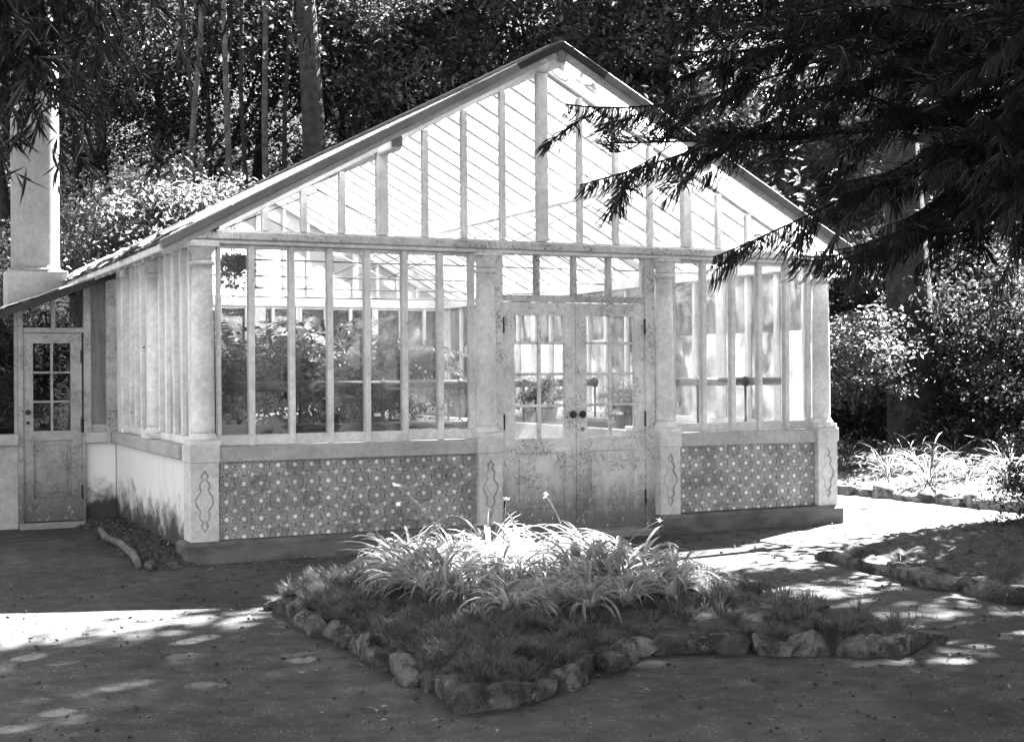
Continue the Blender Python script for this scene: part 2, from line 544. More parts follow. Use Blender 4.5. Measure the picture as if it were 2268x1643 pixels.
# ------------------------------------------------------------------ the greenhouse
W = 6.5
XR, ZR, SL = 3.265, 4.655, .533
ANG = math.atan(SL)
YF, YB = -.5, 10.25            # roof from front rake to back rake
BACK = 10.0
EAVE_L, EAVE_R = -.42, 6.95
def zr(x): return ZR - SL * abs(x - XR)

gh = thing('greenhouse', 'white timber and glass greenhouse with pitched glass roof and tiled base', 'greenhouse')
COLX = [0.0, 2.65, 4.60, 6.53]
CY = -.075

# plinth, masonry base, floor
box('plinth', -.20, 2.79, -.24, .12, -.05, .176, 'plinth_stone', gh, .03)
box('plinth', 4.47, 6.72, -.24, .12, -.05, .172, 'plinth_stone', gh, .03)
box('threshold', 2.792, 4.468, -.20, .14, -.05, .05, 'threshold_stone', gh, .01)
box('floor', -.05, 6.5, .13, 9.95, -.1, .03, 'floor_slab', gh)
box('base_wall', -.06, 2.72, -.085, .09, .16, .90, 'mortar', gh)
box('base_wall', 4.50, 6.60, -.085, .09, .16, .90, 'mortar', gh)
sw = box('side_wall', -.115, .05, .11, 3.47, -.05, .855, 'plaster_stained', gh, .01)
sw['label'] = 'white plaster side wall with dark damp stains along its foot'
box('rear_side_wall', -.11, .05, 3.475, 9.9, -.05, 2.70, 'paint_white', gh)
box('right_wall', 6.44, 6.60, .092, 9.9, -.05, .90, 'paint_white', gh)
box('back_wall', -.1, 6.6, 9.905, 10.07, -.05, .90, 'paint_white', gh)
# stone sills
box('sill', .115, 2.52, -.175, .10, .838, .968, 'sill_stone', gh, .008)
box('sill', 4.715, 6.405, -.175, .10, .838, .968, 'sill_stone', gh, .008)
box('sill', -.175, .06, .125, 3.46, .858, .975, 'sill_stone', gh, .008)
box('sill', 6.40, 6.62, .105, 9.9, .902, .97, 'sill_stone', gh)
box('sill', -.12, 6.65, 9.902, 10.1, .903, .97, 'sill_stone', gh)

# carved pedestals
def carved(name, x0, x1, y0, y1, z0, z1, parent, mat, cx=None):
    lob = [(.725, .036), (.645, .052), (.515, .084), (.388, .052), (.306, .036), (.575, .050), (.452, .050)]
    cx = (x0 + x1) / 2 if cx is None else cx
    dep = .03
    zs = list(np.linspace(.255, .78, 76))
    def hw(z):
        w = max([math.sqrt(max(0, r * r - (z - c) ** 2)) for c, r in lob])
        tip = max(0, .010 * (1 - abs(z - .765) / .02)) if z > .745 else (max(0, .010 * (1 - abs(z - .265) / .02)) if z < .285 else 0)
        core = .014 if .29 < z < .745 else 0
        return max(w, tip, core)
    ws = [hw(z) for z in zs]; ws[0] = ws[-1] = 0.0
    V, F = [], []
    def quad(a, b, c, d):
        n = len(V); V.extend([a, b, c, d]); F.append((n, n + 1, n + 2, n + 3))
    yf, yr = y0, y0 + dep
    for i in range(len(zs) - 1):
        za, zb, wa, wb = zs[i], zs[i + 1], ws[i], ws[i + 1]
        quad((x0, yf, za), (cx - wa, yf, za), (cx - wb, yf, zb), (x0, yf, zb))
        quad((cx + wa, yf, za), (x1, yf, za), (x1, yf, zb), (cx + wb, yf, zb))
        if wa + wb > 0:
            ia, ib = max(0, wa - .003), max(0, wb - .003)
            ja, jb = max(0, wa - .020), max(0, wb - .020)
            ym = yf + .010
            quad((cx - ja, ym, za), (cx + ja, ym, za), (cx + jb, ym, zb), (cx - jb, ym, zb))
            for sg in (-1, 1):
                q1 = [(cx + sg * wa, yf, za), (cx + sg * ia, yr, za), (cx + sg * ib, yr, zb), (cx + sg * wb, yf, zb)]
                q2 = [(cx + sg * ia, yr, za), (cx + sg * ja, ym, za), (cx + sg * jb, ym, zb), (cx + sg * ib, yr, zb)]
                for q in (q1, q2): quad(*(q if sg < 0 else q[::-1]))
    for za, zb in ((z0, zs[0]), (zs[-1], z1)):
        quad((x0, yf, za), (x1, yf, za), (x1, yf, zb), (x0, yf, zb))
    quad((x0, y1, z0), (x0, y0, z0), (x0, y0, z1), (x0, y1, z1))
    quad((x1, y0, z0), (x1, y1, z0), (x1, y1, z1), (x1, y0, z1))
    quad((x0, y0, z1), (x1, y0, z1), (x1, y1, z1), (x0, y1, z1))
    # raised buttons in the lobes
    o = mk(name, V, F, mat, parent)
    return o

def lathe_part(name, prof, cx, cy, mat, parent, n=28):
    m = MB(); m.lathe([(r, z - prof[0][1]) for r, z in prof], 0, 0, n)
    return m.build(name, mat, parent, (cx, cy, prof[0][1]), True)

def column(cx, cy, mat, half=.118):
    c = lathe_part('column', [(.098, 1.088), (.100, 1.12), (.099, 1.5), (.095, 2.0), (.087, 2.509)], cx, cy, mat, gh)
    def sub(name, prof):
        m = MB(); m.lathe([(r, z - 1.088) for r, z in prof], 0, 0, 28)
        return m.build(name, mat, c, (0, 0, 0), True)
    sub('base', [(.122, 1.028), (.127, 1.034), (.127, 1.05), (.121, 1.058), (.110, 1.064), (.110, 1.072), (.102, 1.0875)])
    sub('neck_ring', [(.088, 2.510), (.104, 2.518), (.108, 2.532), (.102, 2.544), (.084, 2.556)])
    sub('capital', [(.084, 2.557), (.084, 2.600), (.090, 2.615), (.104, 2.638), (.113, 2.655), (.119, 2.668)])
    m = MB(); m.box(-half - .004, half + .004, -half - .004, half + .004, 2.669 - 1.088, 2.700 - 1.088)
    m.build('abacus', mat, c)
    return c

for i, cx in enumerate(COLX):
    x0, x1 = [(-.13, .105), (2.525, 2.762), (4.485, 4.71), (6.41, 6.655)][i]
    carved('pedestal', x0, x1, -.19, .085, .174, .842, gh, 'pedestal_stone')
    box('pedestal_cap', x0 - .012, x1 + .012, -.205, .10, .842, .985, 'pedestal_stone', gh, .006)
    box('column_plinth', cx - .135 + (0.01 if i else 0), cx + .135 - (.012 if i else 0), -.192, .09, .985, 1.028, 'column_stone', gh, .006)
    column(cx, CY, 'column_stone')
# side columns on the sill of the left wall
for yy in (1.575,):
    box('column_plinth', -.185, .07, yy - .13, yy + .13, .976, 1.028, 'column_side', gh, .006)
    column(-.05, yy, 'column_side', .10)
box('pilaster', -.15, .05, 2.93, 3.19, .976, 2.70, 'column_side', gh, .012)
box('pilaster_cap', -.165, .06, 2.915, 3.205, 2.60, 2.69, 'column_side', gh, .012)

# azulejo panels: every tile a piece
TS = .151
def tile_panel(x0, x1, ncol, start):
    back = box('tile_panel', x0, x1, -.1285, -.0855, .178, .838, 'mortar', gh)
    off = Vector(back.location)
    meshes = {}
    rng = np.random.default_rng(int(x0 * 100) + 3)
    ztop = .8365
    for j in range(6):
        zc = ztop - .038 - j * TS          # first row is cut at the top
        zt, zb = min(zc + TS / 2, ztop), max(zc - TS / 2, .181)
        if zt - zb < .03: continue
        for i in range(ncol + 1):
            xc = start + i * TS
            xa, xb = max(xc - TS / 2, x0 + .002), min(xc + TS / 2, x1 - .002)
            if xb - xa < .015: continue
            g = float(rng.choice([.0003, .0005, .0011]))
            key = (round(xa - xc, 3), round(xb - xc, 3), round(zt - zc, 3), round(zb - zc, 3), round(g, 4))
            if key not in meshes:
                m = MB(); m.box(xa - xc + g, xb - xc - g, -.004, .004, zb - zc + g, zt - zc - g)
                me = bpy.data.meshes.new('tile'); me.from_pydata(m.v, [], m.f); me.materials.append(MATS['azulejo']); me.update()
                meshes[key] = me
            put('tile', meshes[key], back, Vector((xc, -.1262 + rng.uniform(-.001, .001), zc)) - off, (rng.uniform(-.006, .006), 0, rng.uniform(-.006, .006)))
    return back
tile_panel(.107, 2.522, 16, .107 + .078)
tile_panel(4.712, 6.408, 11, 4.712 + .070)

# tie beam across the front, corner returns
box('tie_beam', -.15, 6.70, -.15, .055, 2.738, 2.808, 'paint_mouldy', gh, .008)
box('tie_beam_moulding', -.13, 6.68, -.125, .05, 2.7015, 2.7365, 'paint_white', gh, .008)
box('eave_beam', -.165, .055, .058, 3.2, 2.7015, 2.79, 'paint_white', gh, .008)
box('eave_beam', -.14, .055, 3.202, 9.95, 2.7015, 2.79, 'paint_white', gh, .008)
box('eave_beam', 6.44, 6.62, .058, 9.95, 2.66, 2.79, 'paint_clean', gh, .008)
box('back_beam', -.15, 6.70, 9.952, 10.08, 2.66, 2.80, 'paint_clean', gh, .008)

_rp = np.random.default_rng(11)
def pane_front(parent, off, x0, x1, z0, z1, y, mat):
    w, h = x1 - x0, z1 - z0
    put('pane', boxmesh(w, .004, h, mat, .0005), parent, Vector(((x0 + x1) / 2, y, (z0 + z1) / 2)) - off,
        (_rp.uniform(-.004, .004), 0, _rp.uniform(-.008, .008)))

def bay(x0, x1, mull, y, zb, zt, mat, jl, jr, pm='paint_white', rail=True):
    """glazed bay in the x-z plane: window > mullion, jamb, pane"""
    wdw = box('window', x0, x1, y - .025, y + .025, zb, zb + .088, pm, gh)       # bottom rail carries the rest
    off = Vector(wdw.location)
    def sub(name, xa, xb, ya, yb, za, zz, m=pm):
        put(name, boxmesh(xb - xa, yb - ya, zz - za, m, .005), wdw, Vector(((xa + xb) / 2, (ya + yb) / 2, (za + zz) / 2)) - off)
    sub('jamb', x0 - .001, x0 + jl, y - .035, y + .03, zb + .089, zt - .001)
    sub('jamb', x1 - jr, x1 + .001, y - .035, y + .03, zb + .089, zt - .001)
    sub('head', x0 + jl + .001, x1 - jr - .001, y - .022, y + .025, zt - .03, zt - .001)
    edges = [x0 + jl] + list(mull) + [x1 - jr]
    for xm in mull:
        sub('mullion', xm - .026, xm + .026, y - .05, y + .03, zb - .004, zt - .002)
    for a, b in zip(edges[:-1], edges[1:]):
        xa = a + (.024 if a in mull else 0); xb = b - (.024 if b in mull else 0)
        pane_front(wdw, off, xa, xb, zb + .085, zt - .028, y + .005, mat)
    return wdw
bay(.13, 2.545, [.43, .79, 1.14, 1.49, 1.85, 2.20], -.03, .975, 2.70, 'glass_front', .035, .055)
bay(4.715, 6.42, [5.08, 5.43, 5.765, 6.105], -.03, .975, 2.70, 'glass_front', .03, .05)

# door frame, transom, leaves
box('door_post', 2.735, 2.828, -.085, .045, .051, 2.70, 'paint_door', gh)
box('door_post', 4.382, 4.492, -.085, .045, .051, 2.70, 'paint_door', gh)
tr = box('transom_window', 2.829, 4.381, -.075, .03, 2.262, 2.318, 'paint_mouldy', gh)
off = Vector(tr.location)
xs = [2.829, 3.205, 3.605, 3.99, 4.381]
for xm in xs[1:-1]:
    put('mullion', boxmesh(.048, .07, .378, 'paint_mouldy', .005), tr, Vector((xm, -.03, 2.509)) - off)
for a, b in zip(xs[:-1], xs[1:]):
    pane_front(tr, off, a + (.024 if a != xs[0] else 0), b - (.024 if b != xs[-1] else 0), 2.316, 2.70, -.02, 'glass_front')

def door_leaf(x0, x1, side, lab):
    y0, y1 = -.07, -.03
    zb, zt = .056, 2.247
    d = thing_part('door', gh, ((x0 + x1) / 2, -.05, zb))
    cx = (x0 + x1) / 2
    sl, sr = (.118, .118) if side < 0 else (.118, .118)
    m = MB()
    gx0, gx1 = x0 + sl, x1 - sr
    m.box(x0, gx0, y0, y1, zb, zt); m.box(gx1, x1, y0, y1, zb, zt)
    m.box(gx0, gx1, y0 + .001, y1 - .001, 2.126, zt - .001)
    m.box(gx0, gx1, y0 + .001, y1 - .001, .826, .958)
    m.box(gx0, gx1, y0 + .001, y1 - .001, zb + .001, .285)
    m.v = [(x - cx, y + .05, z - zb) for x, y, z in m.v]
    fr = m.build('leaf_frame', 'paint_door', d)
    def sub(name, xa, xb, ya, yb, za, zz, mt, b=.004):
        return put(name, boxmesh(xb - xa, yb - ya, zz - za, mt, b), d, ((xa + xb) / 2 - cx, (ya + yb) / 2 + .05, (za + zz) / 2 - zb))
    mid = (gx0 + gx1) / 2
    zz = [.958, 1.267, 1.568, 1.865, 2.126]
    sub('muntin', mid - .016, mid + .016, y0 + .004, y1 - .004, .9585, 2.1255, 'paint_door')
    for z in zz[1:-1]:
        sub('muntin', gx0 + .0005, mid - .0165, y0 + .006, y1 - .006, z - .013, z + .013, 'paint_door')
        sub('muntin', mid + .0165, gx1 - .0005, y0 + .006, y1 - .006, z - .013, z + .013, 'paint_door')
    for k in range(4):
        za, zc = zz[k] + (.013 if k else 0), zz[k + 1] - (.013 if k < 3 else 0)
        for xa, xb in ((gx0, mid - .0165), (mid + .0165, gx1)):
            p = sub('pane', xa, xb, -.049, -.045, za, zc, 'glass_front', .0005)
            p.rotation_euler = (_rp.uniform(-.006, .006), 0, _rp.uniform(-.01, .01))
    # recessed field with a raised panel and a bead round it
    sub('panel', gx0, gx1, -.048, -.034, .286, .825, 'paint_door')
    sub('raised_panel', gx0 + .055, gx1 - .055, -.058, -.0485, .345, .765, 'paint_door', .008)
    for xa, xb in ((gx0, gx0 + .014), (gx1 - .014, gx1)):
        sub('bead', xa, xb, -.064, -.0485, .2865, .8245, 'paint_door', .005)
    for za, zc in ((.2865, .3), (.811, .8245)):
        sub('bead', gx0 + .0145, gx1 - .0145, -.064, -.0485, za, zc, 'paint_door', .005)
    kx = x1 - .05 if side < 0 else x0 + .05
    k = MB(); k.lathe([(.012, 0), (.012, .02), (.03, .024), (.037, .034), (.036, .046), (.024, .056), (.006, .06)], 0, 0, 18)
    k.v = [(x, -z, y) for x, y, z in k.v]
    k.build('knob', 'iron', d, (kx - cx, -.021, 1.18 - zb), True)
    if side > 0:
        k = MB(); k.lathe([(.022, 0), (.022, .004), (.007, .0045), (.006, .006)], 0, 0, 16)
        k.v = [(x, -z, y) for x, y, z in k.v]
        k.build('keyhole_plate', 'fascia_lead', d, (kx - cx + .018, -.0205, 1.035 - zb))
    hx = x0 + .002 if side < 0 else x1 - .002
    for hzv in (2.03, 1.12, .35):
        hm = MB(); hm.lathe([(.0095, -.075), (.0095, .075)], 0, 0, 10)
        hm.build('hinge', 'iron', d, (hx - cx, -.0305, hzv - zb))
    d['label'] = lab
    return d

def thing_part(name, parent, loc):
    o = bpy.data.objects.new(name, None); COL.objects.link(o); o.parent = parent; o.location = loc; o.empty_display_size = .1
    return o
door_leaf(2.832, 3.603, -1, 'peeling left leaf of the half-glazed double door')
door_leaf(3.608, 4.378, 1, 'peeling right leaf of the half-glazed double door')

# gable above the tie beam (front, and the same behind)
GP = [(.20, .05), (.555, .05), (.905, .05), (1.26, .05), (1.64, .10), (2.06, .05), (2.45, .05), (2.845, .05), (3.262, .105),
      (3.672, .05), (4.07, .05), (4.463, .05), (4.885, .10), (5.27, .05), (5.63, .05), (5.98, .05), (6.32, .05)]
def rafter(name, y0, y1, drop, depth, mat, parent, xa=EAVE_L, xb=EAVE_R, off=None, dz=0):
    """pair of sloping timbers below the roof surface"""
    for side in (-1, 1):
        xe = xa if side < 0 else xb
        L = abs(xe - XR) / math.cos(ANG)
        xm = (xe + XR) / 2
        zc = (zr(xe) + ZR) / 2 - drop - depth / 2 / math.cos(ANG) + dz
        put(name, boxmesh(L, y1 - y0, depth, mat, .006), parent, Vector((xm, (y0 + y1) / 2, zc)) - (off or Vector()), (0, ANG * side, 0))

def gable(y, mat, nm, pm):
    g = box(nm, -.1, 6.63, y - .03, y + .03, 2.8095, 2.83, pm, gh)
    off = Vector(g.location)
    xs = [(-.05, 0)] + GP + [(6.60, 0)]
    for xm, w in GP:
        zt = min(zr(xm - w / 2), zr(xm + w / 2)) - .19
        put('post', boxmesh(w, .085 if w > .06 else .07, zt - 2.831, pm, .005), g, Vector((xm, y - .012, (zt + 2.831) / 2)) - off)
    for (a, wa), (b, wb) in zip(xs[:-1], xs[1:]):
        xa, xb = a + wa / 2 - .001, b - wb / 2 + .001
        m = MB()
        za, zb2 = zr(xa) - .185, zr(xb) - .185
        pts = [(xa, 2.831), (xb, 2.831), (xb, max(zb2, 2.835)), (xa, max(za, 2.835))]
        c = ((xa + xb) / 2, 2.9)
        m.prism_xz([(p[0] - c[0], p[1] - c[1]) for p in pts], -.002, .002)
        m.build('pane', mat, g, Vector((c[0], y + .004, c[1])) - off)
    rafter('rafter', y - .05, y + .05, .075, .10, pm, g, xa=-.10, xb=6.62, off=off)
    return g
gable(-.03, 'glass_gable', 'gable', 'paint_white')
gable(10.02, 'glass_back_gable', 'back_gable', 'paint_clean')

# roof: ridge beam carries purlins, glazing bars and panes
roof = box('roof', XR - .05, XR + .05, -.455, YB - .05, 4.44, 4.575, 'paint_clean', gh, .01)
roff = Vector(roof.location)
def rsub(name, xa, xb, ya, yb, za, zz, mt, b=.006):
    return put(name, boxmesh(xb - xa, yb - ya, zz - za, mt, b), roof, Vector(((xa + xb) / 2, (ya + yb) / 2, (za + zz) / 2)) - roff)
for pxx in (1.64, 4.885):
    zt = zr(pxx) - .115
    rsub('purlin', pxx - .05, pxx + .05, -.43, YB - .06, zt - .12, zt, 'paint_clean', .01)
    rsub('purlin_end', pxx - .047, pxx + .047, -.452, -.4305, zt - .10, zt - .004, 'fascia_lead', .02)
rsub('ridge_end', XR - .045, XR + .045, -.478, -.4555, 4.46, 4.57, 'fascia_lead', .02)
NB = 26
ys = np.linspace(YF + .06, YB - .06, NB)
for side in (-1, 1):
    xe = EAVE_L if side < 0 else EAVE_R
    xi = XR + side * .06
    L = abs(xe - xi) / math.cos(ANG)
    for yv in ys:
        put('glazing_bar', boxmesh(L, .062, .095, 'bar_weathered', .004), roof,
            Vector(((xe + xi) / 2, yv, (zr(xe) + zr(xi)) / 2 - .082)) - roff, (0, ANG * side, 0))
    NC = 4
    Lp = L / NC
    for a, b in zip(ys[:-1], ys[1:]):
        for c in range(NC):
            s = (c + .5) * Lp
            xc = xi + side * s * math.cos(ANG); zc = zr(xi) - s * math.sin(ANG) - .022
            put('pane', boxmesh(round(Lp + .05, 3), round(b - a - .012, 3), .004, 'glass_roof', .0005), roof,
                Vector((xc, (a + b) / 2, zc)) - roff, (_rp.uniform(-.006, .006), (ANG - .010) * side, 0))
# rake boards: lead-dressed fascia in lapped lengths
def rake(y0, y1):
    for side in (-1, 1):
        xe = EAVE_L if side < 0 else EAVE_R
        L = abs(xe - XR) / math.cos(ANG)
        cuts = [0, .52, 1.15, 1.95, 2.75, 3.5, L]
        for k, (a, b) in enumerate(zip(cuts[:-1], cuts[1:])):
            s = (a + b) / 2
            th = .072 + (.003 if k % 2 else 0)
            mt = 'ridge_lead' if k == 0 else 'fascia_lead'
            put('rake_board', boxmesh(round(b - a + .012, 3), y1 - y0 + (.006 if k % 2 else 0), th, mt, .008), roof,
                Vector((XR + side * s * math.cos(ANG), (y0 + y1) / 2, ZR - s * math.sin(ANG) - .042 + (.004 if k == 0 else 0))) - roff, (0, ANG * side, 0))
rake(YF, YF + .035)
rake(YB - .035, YB)
m = MB(); m.prism_xz([(XR - .13, ZR - .055), (XR, ZR - .005), (XR + .13, ZR - .055), (XR + .13, ZR - .043), (XR, ZR + .01), (XR - .13, ZR - .043)], YF + .037, YB - .037)
m.v = [tuple(Vector(v) - roff) for v in m.v]
m.build('ridge_flashing', 'fascia_lead', roof)
# ragged slates along the left eave
rs = np.random.default_rng(5)
y = -.45
k = 0
while y < 9.6:
    w = rs.uniform(.14, .22)
    for course in range(2):
        put('eave_slate', boxmesh(round(rs.choice([.20, .23, .26]), 3), round(w, 2), .012, 'slate', .003), roof,
            Vector((EAVE_L + .02 + course * .15 + rs.uniform(-.03, .03), y + w / 2, zr(EAVE_L + .02 + course * .15) + .012 + course * .008 + rs.uniform(-.008, .012))) - roff,
            (rs.uniform(-.10, .10), -ANG + rs.uniform(-.16, .12), rs.uniform(-.12, .12)))
    y += w * .93
rsub('gutter_board', EAVE_L - .02, EAVE_L + .015, -.46, 9.9, zr(EAVE_L) - .10, zr(EAVE_L) - .045, 'paint_white')
rsub('gutter_board', EAVE_R - .015, EAVE_R + .02, -.46, 9.9, zr(EAVE_R) - .10, zr(EAVE_R) - .045, 'paint_white')
# soffit brackets over the corner columns
box('bracket', -.13, .12, -.20, -.055, 2.812, 2.872, 'ridge_lead', gh, .006)

# tie rods inside
def rods():
    for yv in (1.9, 4.2, 6.5, 8.6):
        m = MB()
        m.tube([(-.05, yv, 2.74), (6.55, yv, 2.74)], .008, 6)
        m.build('tie_rod', 'iron', gh)
        m = MB(); m.tube([(.0, yv, 2.74), (1.64, yv, 3.45)], .006, 5); m.build('tie_rod', 'iron', gh)
        m = MB(); m.tube([(1.64, yv, 3.48), (3.265, yv, 2.74), (4.885, yv, 3.48)], .006, 5); m.build('tie_rod', 'iron', gh)
        m = MB(); m.tube([(6.5, yv, 2.74), (4.885, yv, 3.45)], .006, 5); m.build('tie_rod', 'iron', gh)
rods()

# left, right and back glazing
def bay_y(x, y0, y1, n, zb, zt, mat, pm, mw=.05, jamb=.05):
    wdw = box('window', x - .025, x + .025, y0, y1, zb, zb + .07, pm, gh)
    off = Vector(wdw.location)
    def sub(name, xa, xb, ya, yb, za, zz):
        put(name, boxmesh(xb - xa, yb - ya, zz - za, pm, .005), wdw, Vector(((xa + xb) / 2, (ya + yb) / 2, (za + zz) / 2)) - off)
    e = np.linspace(y0, y1, n + 1)
    for k, yv in enumerate(e):
        w = jamb if k in (0, n) else mw
        ya = yv - w / 2 if 0 < k < n else (y0 if k == 0 else y1 - w)
        sub('jamb' if k in (0, n) else 'mullion', x - .04, x + .035, ya, ya + w, zb + .071, zt - .001)
    for k in range(n):
        ya = e[k] + (jamb if k == 0 else mw / 2) - .001; yb = e[k + 1] - (jamb if k == n - 1 else mw / 2) + .001
        put('pane', boxmesh(.004, round(yb - ya, 4), round(zt - zb - .07, 4), mat, .0005), wdw,
            Vector((x + .005, (ya + yb) / 2, (zb + .07 + zt) / 2)) - off, (0, _rp.uniform(-.004, .004), _rp.uniform(-.01, .01)))
bay_y(-.03, .10, 1.44, 4, .976, 2.70, 'glass_side', 'paint_white')
bay_y(-.03, 1.71, 2.925, 4, .976, 2.70, 'glass_side', 'paint_white')
for k in range(6):
    bay_y(6.53, .12 + k * 1.63, .12 + (k + 1) * 1.63 - .003, 3, .972, 2.658, 'glass_rear', 'paint_clean', .06, .07)
for k in range(5):
    xa = -.04 + k * 1.315
    bay(xa, xa + 1.31, [xa + .45, xa + .88], 10.0, .972, 2.655, 'glass_rear', .05, .05, 'paint_clean')
for xm in (.0, 3.25, 6.5):
    box('back_post', xm - .09, xm + .09, 9.93, 9.965, .98, 2.65, 'paint_clean', gh)

# loose white cable at the gable top
m = MB()
m.tube([(3.02, -.52, 4.42), (3.06, -.54, 4.45), (3.10, -.55, 4.40), (3.13, -.55, 4.33), (3.20, -.55, 4.28), (3.27, -.54, 4.27), (3.30, -.53, 4.30)], .005, 6)
m.build('cable', 'wire', gh)

# ------------------------------------------------------------------ the lean-to shed with its round chimney
shed = thing('lean_to_shed', 'weathered lean-to shed with a narrow half-glazed door beside the greenhouse', 'shed', (-.8, 3.4, 0))
so = Vector((-.8, 3.4, 0))
def ssub(name, xa, xb, ya, yb, za, zz, mt, b=.005, parent=None):
    return put(name, boxmesh(xb - xa, yb - ya, zz - za, mt, b), parent or shed, Vector(((xa + xb) / 2, (ya + yb) / 2, (za + zz) / 2)) - so)
zrf = lambda x: 2.70 + .377 * (x + .10)
ssub('wall', -.435, -.117, 3.48, 3.60, -.05, .86, 'plaster_stained')
ssub('wall', -2.6, -1.125, 3.40, 3.56, -.05, .86, 'sill_stone')
ssub('sill', -.44, -.178, 3.39, 3.62, .862, .975, 'sill_stone')
ssub('sill', -2.6, -1.13, 3.32, 3.60, .862, .975, 'sill_stone')
ssub('back_wall', -2.498, -.115, 9.7, 9.8, -.05, 1.7, 'plaster_stained')
ssub('rear_wall', -2.6, -2.5, 3.56, 9.9, -.05, 1.75, 'plaster_stained')
def sloped(name, xa, xb, z0, ya, yb, mt, gap=.07):
    m = MB(); m.prism_xz([(xa, z0), (xb, z0), (xb, zrf(xb) - gap), (xa, zrf(xa) - gap)], ya, yb)
    m.v = [tuple(Vector(v) - so) for v in m.v]
    return m.build(name, mt, shed)
sloped('post', -.225, -.117, .977, 3.42, 3.50, 'shed_paint')
sloped('post', -.46, -.385, .977, 3.40, 3.50, 'shed_paint')
ssub('post', -.475, -.44, 3.40, 3.50, -.02, .974, 'shed_paint')
sloped('post', -1.125, -1.075, -.02, 3.385, 3.50, 'shed_paint')
ssub('window_rail', -.384, -.226, 3.425, 3.485, .977, 1.06, 'shed_paint')
sloped('pane', -.384, -.226, 1.062, 3.462, 3.466, 'glass_side')
ssub('transom_rail', -1.074, -.461, 3.40, 3.47, 2.03, 2.085, 'shed_paint')
sloped('mullion', -.785, -.745, 2.087, 3.41, 3.47, 'shed_paint')
sloped('pane', -1.074, -.786, 2.087, 3.442, 3.446, 'glass_shed')
sloped('pane', -.744, -.461, 2.087, 3.442, 3.446, 'glass_shed')
sloped('pane', -1.75, -1.16, .977, 3.442, 3.446, 'glass_shed')
sloped('post', -1.158, -1.127, .977, 3.40, 3.47, 'shed_paint')
sloped('post', -1.85, -1.752, .977, 3.40, 3.47, 'shed_paint')
sloped('post', -2.6, -1.9, .977, 3.42, 3.47, 'shed_paint')
sloped('dark_backing', -2.49, -.12, -.05, 4.55, 4.6, 'bark', .05)  # dark sheet put in so the shed reads unlit behind its glass
# the door
sd = thing_part('door', shed, Vector((-.77, 3.43, .03)) - so)
def dsub(name, xa, xb, ya, yb, za, zz, mt, b=.004):
    return put(name, boxmesh(xb - xa, yb - ya, zz - za, mt, b), sd, ((xa + xb) / 2 + .77, (ya + yb) / 2 - 3.43, (za + zz) / 2 - .03))
dx0, dx1 = -1.072, -.478
m = MB()
m.box(dx0, dx0 + .10, 3.41, 3.45, .05, 2.025); m.box(dx1 - .115, dx1, 3.41, 3.45, .05, 2.025)
m.box(dx0 + .10, dx1 - .115, 3.411, 3.449, 1.92, 2.024)
m.box(dx0 + .10, dx1 - .115, 3.411, 3.449, .90, 1.0)
m.box(dx0 + .10, dx1 - .115, 3.411, 3.449, .051, .30)
m.v = [(x + .77, y - 3.43, z - .03) for x, y, z in m.v]
m.build('leaf_frame', 'shed_paint', sd)
ga, gb = dx0 + .10, dx1 - .115
gm = (ga + gb) / 2
dsub('muntin', gm - .013, gm + .013, 3.414, 3.446, 1.0005, 1.9195, 'shed_paint')
for k in range(3):
    za, zc = 1.0 + k * .3066, 1.0 + (k + 1) * .3066
    for xa, xb in ((ga, gm - .0135), (gm + .0135, gb)):
        dsub('pane', xa, xb, 3.432, 3.436, za + (.012 if k else 0), zc - (.012 if k < 2 else 0), 'glass_shed', .0005)
        if k: dsub('muntin', xa + .0005, xb - .0005, 3.416, 3.444, za - .011, za + .011, 'shed_paint')
dsub('panel', ga, gb, 3.432, 3.446, .301, .899, 'shed_paint')
dsub('raised_panel', ga + .04, gb - .04, 3.422, 3.4315, .35, .85, 'shed_paint', .008)
for zz_, rr_ in ((1.20, .026), (1.09, .018)):
    k = MB(); k.lathe([(rr_ * .4, 0), (rr_ * .4, .015), (rr_, .02), (rr_, .032), (rr_ * .4, .04)], 0, 0, 14)
    k.v = [(x, -z, y) for x, y, z in k.v]
    k.build('knob', 'iron', sd, (dx0 + .045 + .77, -.021, zz_ - .03), True)
for zz_ in (1.78, 1.05, .35):
    k = MB(); k.lathe([(.011, -.07), (.011, .07)], 0, 0, 8); k.build('hinge', 'iron', sd, (dx1 + .77 - .004, -.03, zz_ - .03))
ssub('doorstep', -1.12, -.42, 3.27, 3.385, -.05, .045, 'threshold_stone', .012)
# roof and fascia
def slab(name, xa, xb, ya, yb, drop, th, mt):
    m = MB(); m.prism_xz([(xa, zrf(xa) - drop - th), (xb, zrf(xb) - drop - th), (xb, zrf(xb) - drop), (xa, zrf(xa) - drop)], ya, yb)
    m.v = [tuple(Vector(v) - so) for v in m.v]
    return m.build(name, mt, shed)
slab('fascia', -2.7, -.10, 3.14, 3.175, -.005, .075, 'ridge_lead')
sroof = slab('roof', -2.68, -.12, 3.178, 9.9, .0, .03, 'slate')
slab('rafter', -2.6, -.13, 3.41, 3.47, .034, .035, 'shed_paint')
for j in range(13):                                   # slates along the visible verge
    xx = -.30 - j * .18
    put('roof_slate', boxmesh(.24, .5, .012, 'slate', .003), sroof, Vector((xx, 3.36 + rs.uniform(-.03, .03), zrf(xx) + .02)) - so,
        (rs.uniform(-.04, .04), -math.atan(.377) + rs.uniform(-.06, .10), rs.uniform(-.06, .06)))
ch = thing_part('chimney', shed, Vector((-.755, 5.0, 2.0)) - so)
box('base', -.325, .325, -.30, .30, 0, .78, 'chimney_plaster', ch, .012)
m = MB(); m.lathe([(.31, .781), (.31, .80), (.272, .812), (.268, .85), (.266, 3.0), (.262, 5.4)], 0, 0, 36)
